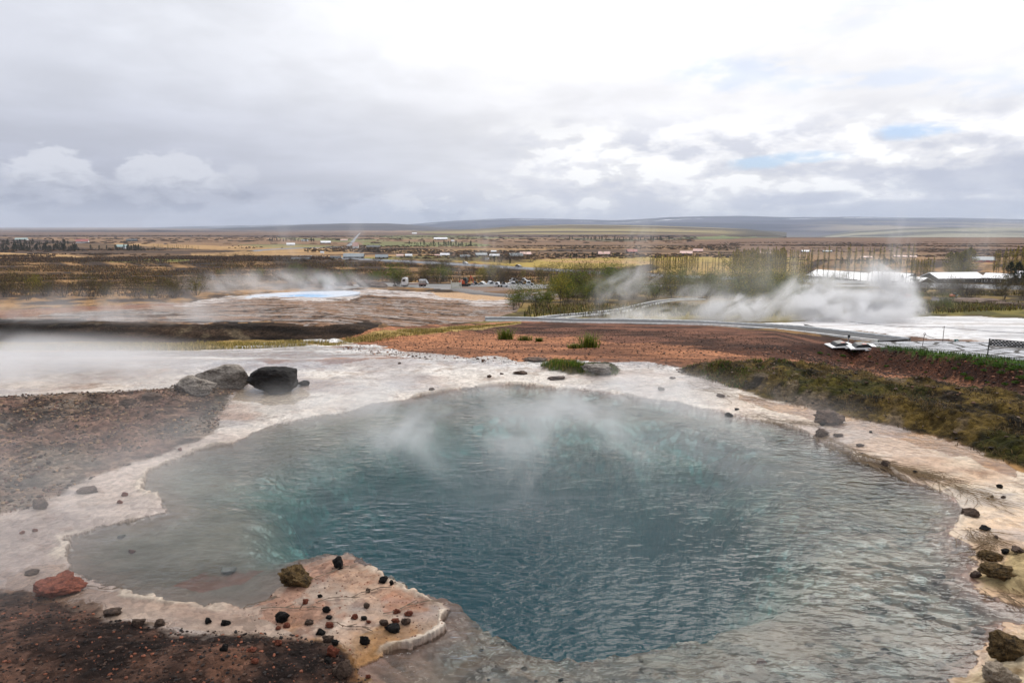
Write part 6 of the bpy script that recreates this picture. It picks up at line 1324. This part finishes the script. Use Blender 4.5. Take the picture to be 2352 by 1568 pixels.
# ---------------------------------------------------------------- steam
def steam(name, c, r, dens, nscale, lo, hi, label, stretch=(1, 1, 1), soft=(1.0, .25), seed=0.0, step=None, lean=0.0, base=False, det=4):
    """a real body of steam: an ellipsoidal cloud with noise density; c centre, r half sizes (m)"""
    m = bpy.data.materials.new(name); m.use_nodes = True; nt = m.node_tree; nt.nodes.clear()
    out = nt.nodes.new('ShaderNodeOutputMaterial'); pv_ = nt.nodes.new('ShaderNodeVolumePrincipled')
    oc = coord(nt); x, y, z = sep(nt, oc)
    px = (x - z * lean) * (1 / r[0]); py = y * (1 / r[1]); pz = z * (1 / r[2])
    wv = comb(nt, (x - z * lean * 1.0) * stretch[0] + seed, y * stretch[1] + seed * 1.7, z * stretch[2] - seed)
    n = noise(nt, wv, nscale, det, .58, .9)
    r2 = (px * px + py * py + pz * pz).pw(.5) + (n - .5) * .5
    fall = ramp(r2, soft[0], soft[1])
    d = fall * ramp(n, lo, hi)
    if base: d = d * ramp(pz, -.95, -.6)
    nt.links.new((d * dens).o, pv_.inputs['Density']); pv_.inputs['Color'].default_value = (.97, .97, .98, 1); pv_.inputs['Anisotropy'].default_value = .25
    nt.links.new(pv_.outputs[0], out.inputs['Volume'])
    V = np.array([[sx * r[0] + sz * lean * r[2] * 0, sy * r[1], sz * r[2]] for sx in (-1, 1) for sy in (-1, 1) for sz in (-1, 1)], float)
    ext = abs(lean) * r[2]; V[:, 0] += np.sign(V[:, 0]) * ext
    q = [(0, 1, 3, 2), (4, 6, 7, 5), (0, 4, 5, 1), (2, 3, 7, 6), (0, 2, 6, 4), (1, 5, 7, 3)]
    o = npmesh('steam', V, np.array(q), m, smooth=False); o.location = c
    if step: m.cycles.volume_step_rate = step
    tag(o, label, 'steam', kind='stuff'); return o
def mid(u, v, Y):                            # a point at forward distance Y
    x = (u - 1176) / F; y = (784 - v) / F; t = Y / (CT + y * ST); return Vector((x * t, Y, H + (-ST + y * CT) * t))
SR = [(1960, 715, 54, 6.2, 5, 2.2, 3.2, .50, 'densest white steam low over the white sinter at right', .2), (2050, 668, 56, 2.6, 2.6, 3.4, 2.0, .55, 'tall plume of steam rising to the long lodge roof', -.45), (1860, 690, 58, 4.2, 3.5, 2.8, 1.7, .6, 'billow of steam left of the tall plume', .3),
      (1700, 715, 57, 5.0, 3.5, 1.9, 1.5, .6, 'rolling steam over the bend of the asphalt path', .5), (1590, 690, 60, 4.4, 3, 2.2, .5, .6, 'puff of steam in front of the green birches', .4), (1480, 725, 58, 6, 3, 1.3, .7, .6, 'low steam spreading over the middle of the path', .3), (1440, 655, 70, 5, 3, 3.6, .26, .5, 'smoky puff below the grey van', .5)]
for i, (u, v, Y, rx, ry, rz, dn, ns, lb, ln) in enumerate(SR):
    c = mid(u, v, Y); steam('steam', c, (rx, ry, rz), dn * 1.35, ns, .43, .66, lb, seed=3.1 + i * 4, lean=ln, soft=(1.0, .2), stretch=(.9, 1, 1), det=6)
c = mid(1900, 640, 66); steam('steam', c, (19, 9, 4.5), .09, .22, .42, .7, 'thin veil of steam rising in front of the long lodge', seed=7.7, stretch=(1.2, 1, .6), lean=-.2)
c = mid(650, 655, 116); steam('steam', c, (24, 10, 3.6), .2, .24, .42, .66, 'steam lifting off the pale blue pool on the mound', seed=5.2, lean=-.6)
c = mid(0, 850, 12.9); c.z = .1; steam('steam', c, (5.4, 2.4, .75), 1.0, .5, .36, .62, 'thick grey steam at the left edge over the white sinter flow', seed=9.1, stretch=(.7, 1, 1), soft=(1.0, .35))
c = mid(260, 760, 30); steam('steam', c, (11, 3, 2.4), .50, .45, .42, .66, 'faint steam drifting in front of the dark scarp at left', seed=15.1)
c = Vector((.3, 8.4, .42)); steam('steam', c, (5.0, 3.7, .52), .82, .8, .455, .70, 'wisps of steam curling over the blue pool water', seed=2.3, stretch=(.9, .6, 1.2), soft=(1.0, .45), det=5)
c = Vector((-4.6, 6.0, .5)); steam('steam', c, (3.0, 3.8, .7), .32, .7, .40, .66, 'faint steam over the rocky bank on the left', seed=21.0)
for i, (u, v, Y, rx, rz, dn) in enumerate(((655, 560, 120, 3.5, 9, .045), (815, 560, 150, 3.0, 9, .05), (1120, 575, 150, 5, 10, .05), (1470, 570, 140, 5, 10, .06), (2070, 570, 120, 4, 9, .10), (2250, 560, 130, 8, 10, .05), (1040, 600, 160, 6, 8, .04))):
    c = mid(u, v, Y); steam('steam', c, (rx, 3, rz), dn, .3, .40, .62, ['thin steam column left of the far straight road', 'thin steam column by the start of the far straight road', 'faint steam column above the orange excavator', 'steam column above the grey van on the highway', 'tall steam column above the long lodge roof', 'broad faint steam above the two white roofed lodges', 'faint steam above the parked truck'][i], stretch=(1.6, 1, .5), seed=31.0 + i * 5, lean=.12 * (1 if i % 2 else -1))
# ---------------------------------------------------------------- haze
m = bpy.data.materials.new('haze'); m.use_nodes = True; nt = m.node_tree; nt.nodes.clear()
out = nt.nodes.new('ShaderNodeOutputMaterial'); pv_ = nt.nodes.new('ShaderNodeVolumePrincipled'); nt.links.new(pv_.outputs[0], out.inputs['Volume'])
pv_.inputs['Color'].default_value = (.74, .84, 1.0, 1); pv_.inputs['Density'].default_value = .75 / 11000; pv_.inputs['Anisotropy'].default_value = 0.0
q = [(0, 1, 3, 2), (4, 6, 7, 5), (0, 4, 5, 1), (2, 3, 7, 6), (0, 2, 6, 4), (1, 5, 7, 3)]
V = np.array([[sx, sy, sz] for sx in (-16500, 16500) for sy in (-300, 27000) for sz in (-260, 420)], float)
hz_ = npmesh('haze', V, np.array(q), m, smooth=False); tag(hz_, kind='stuff')
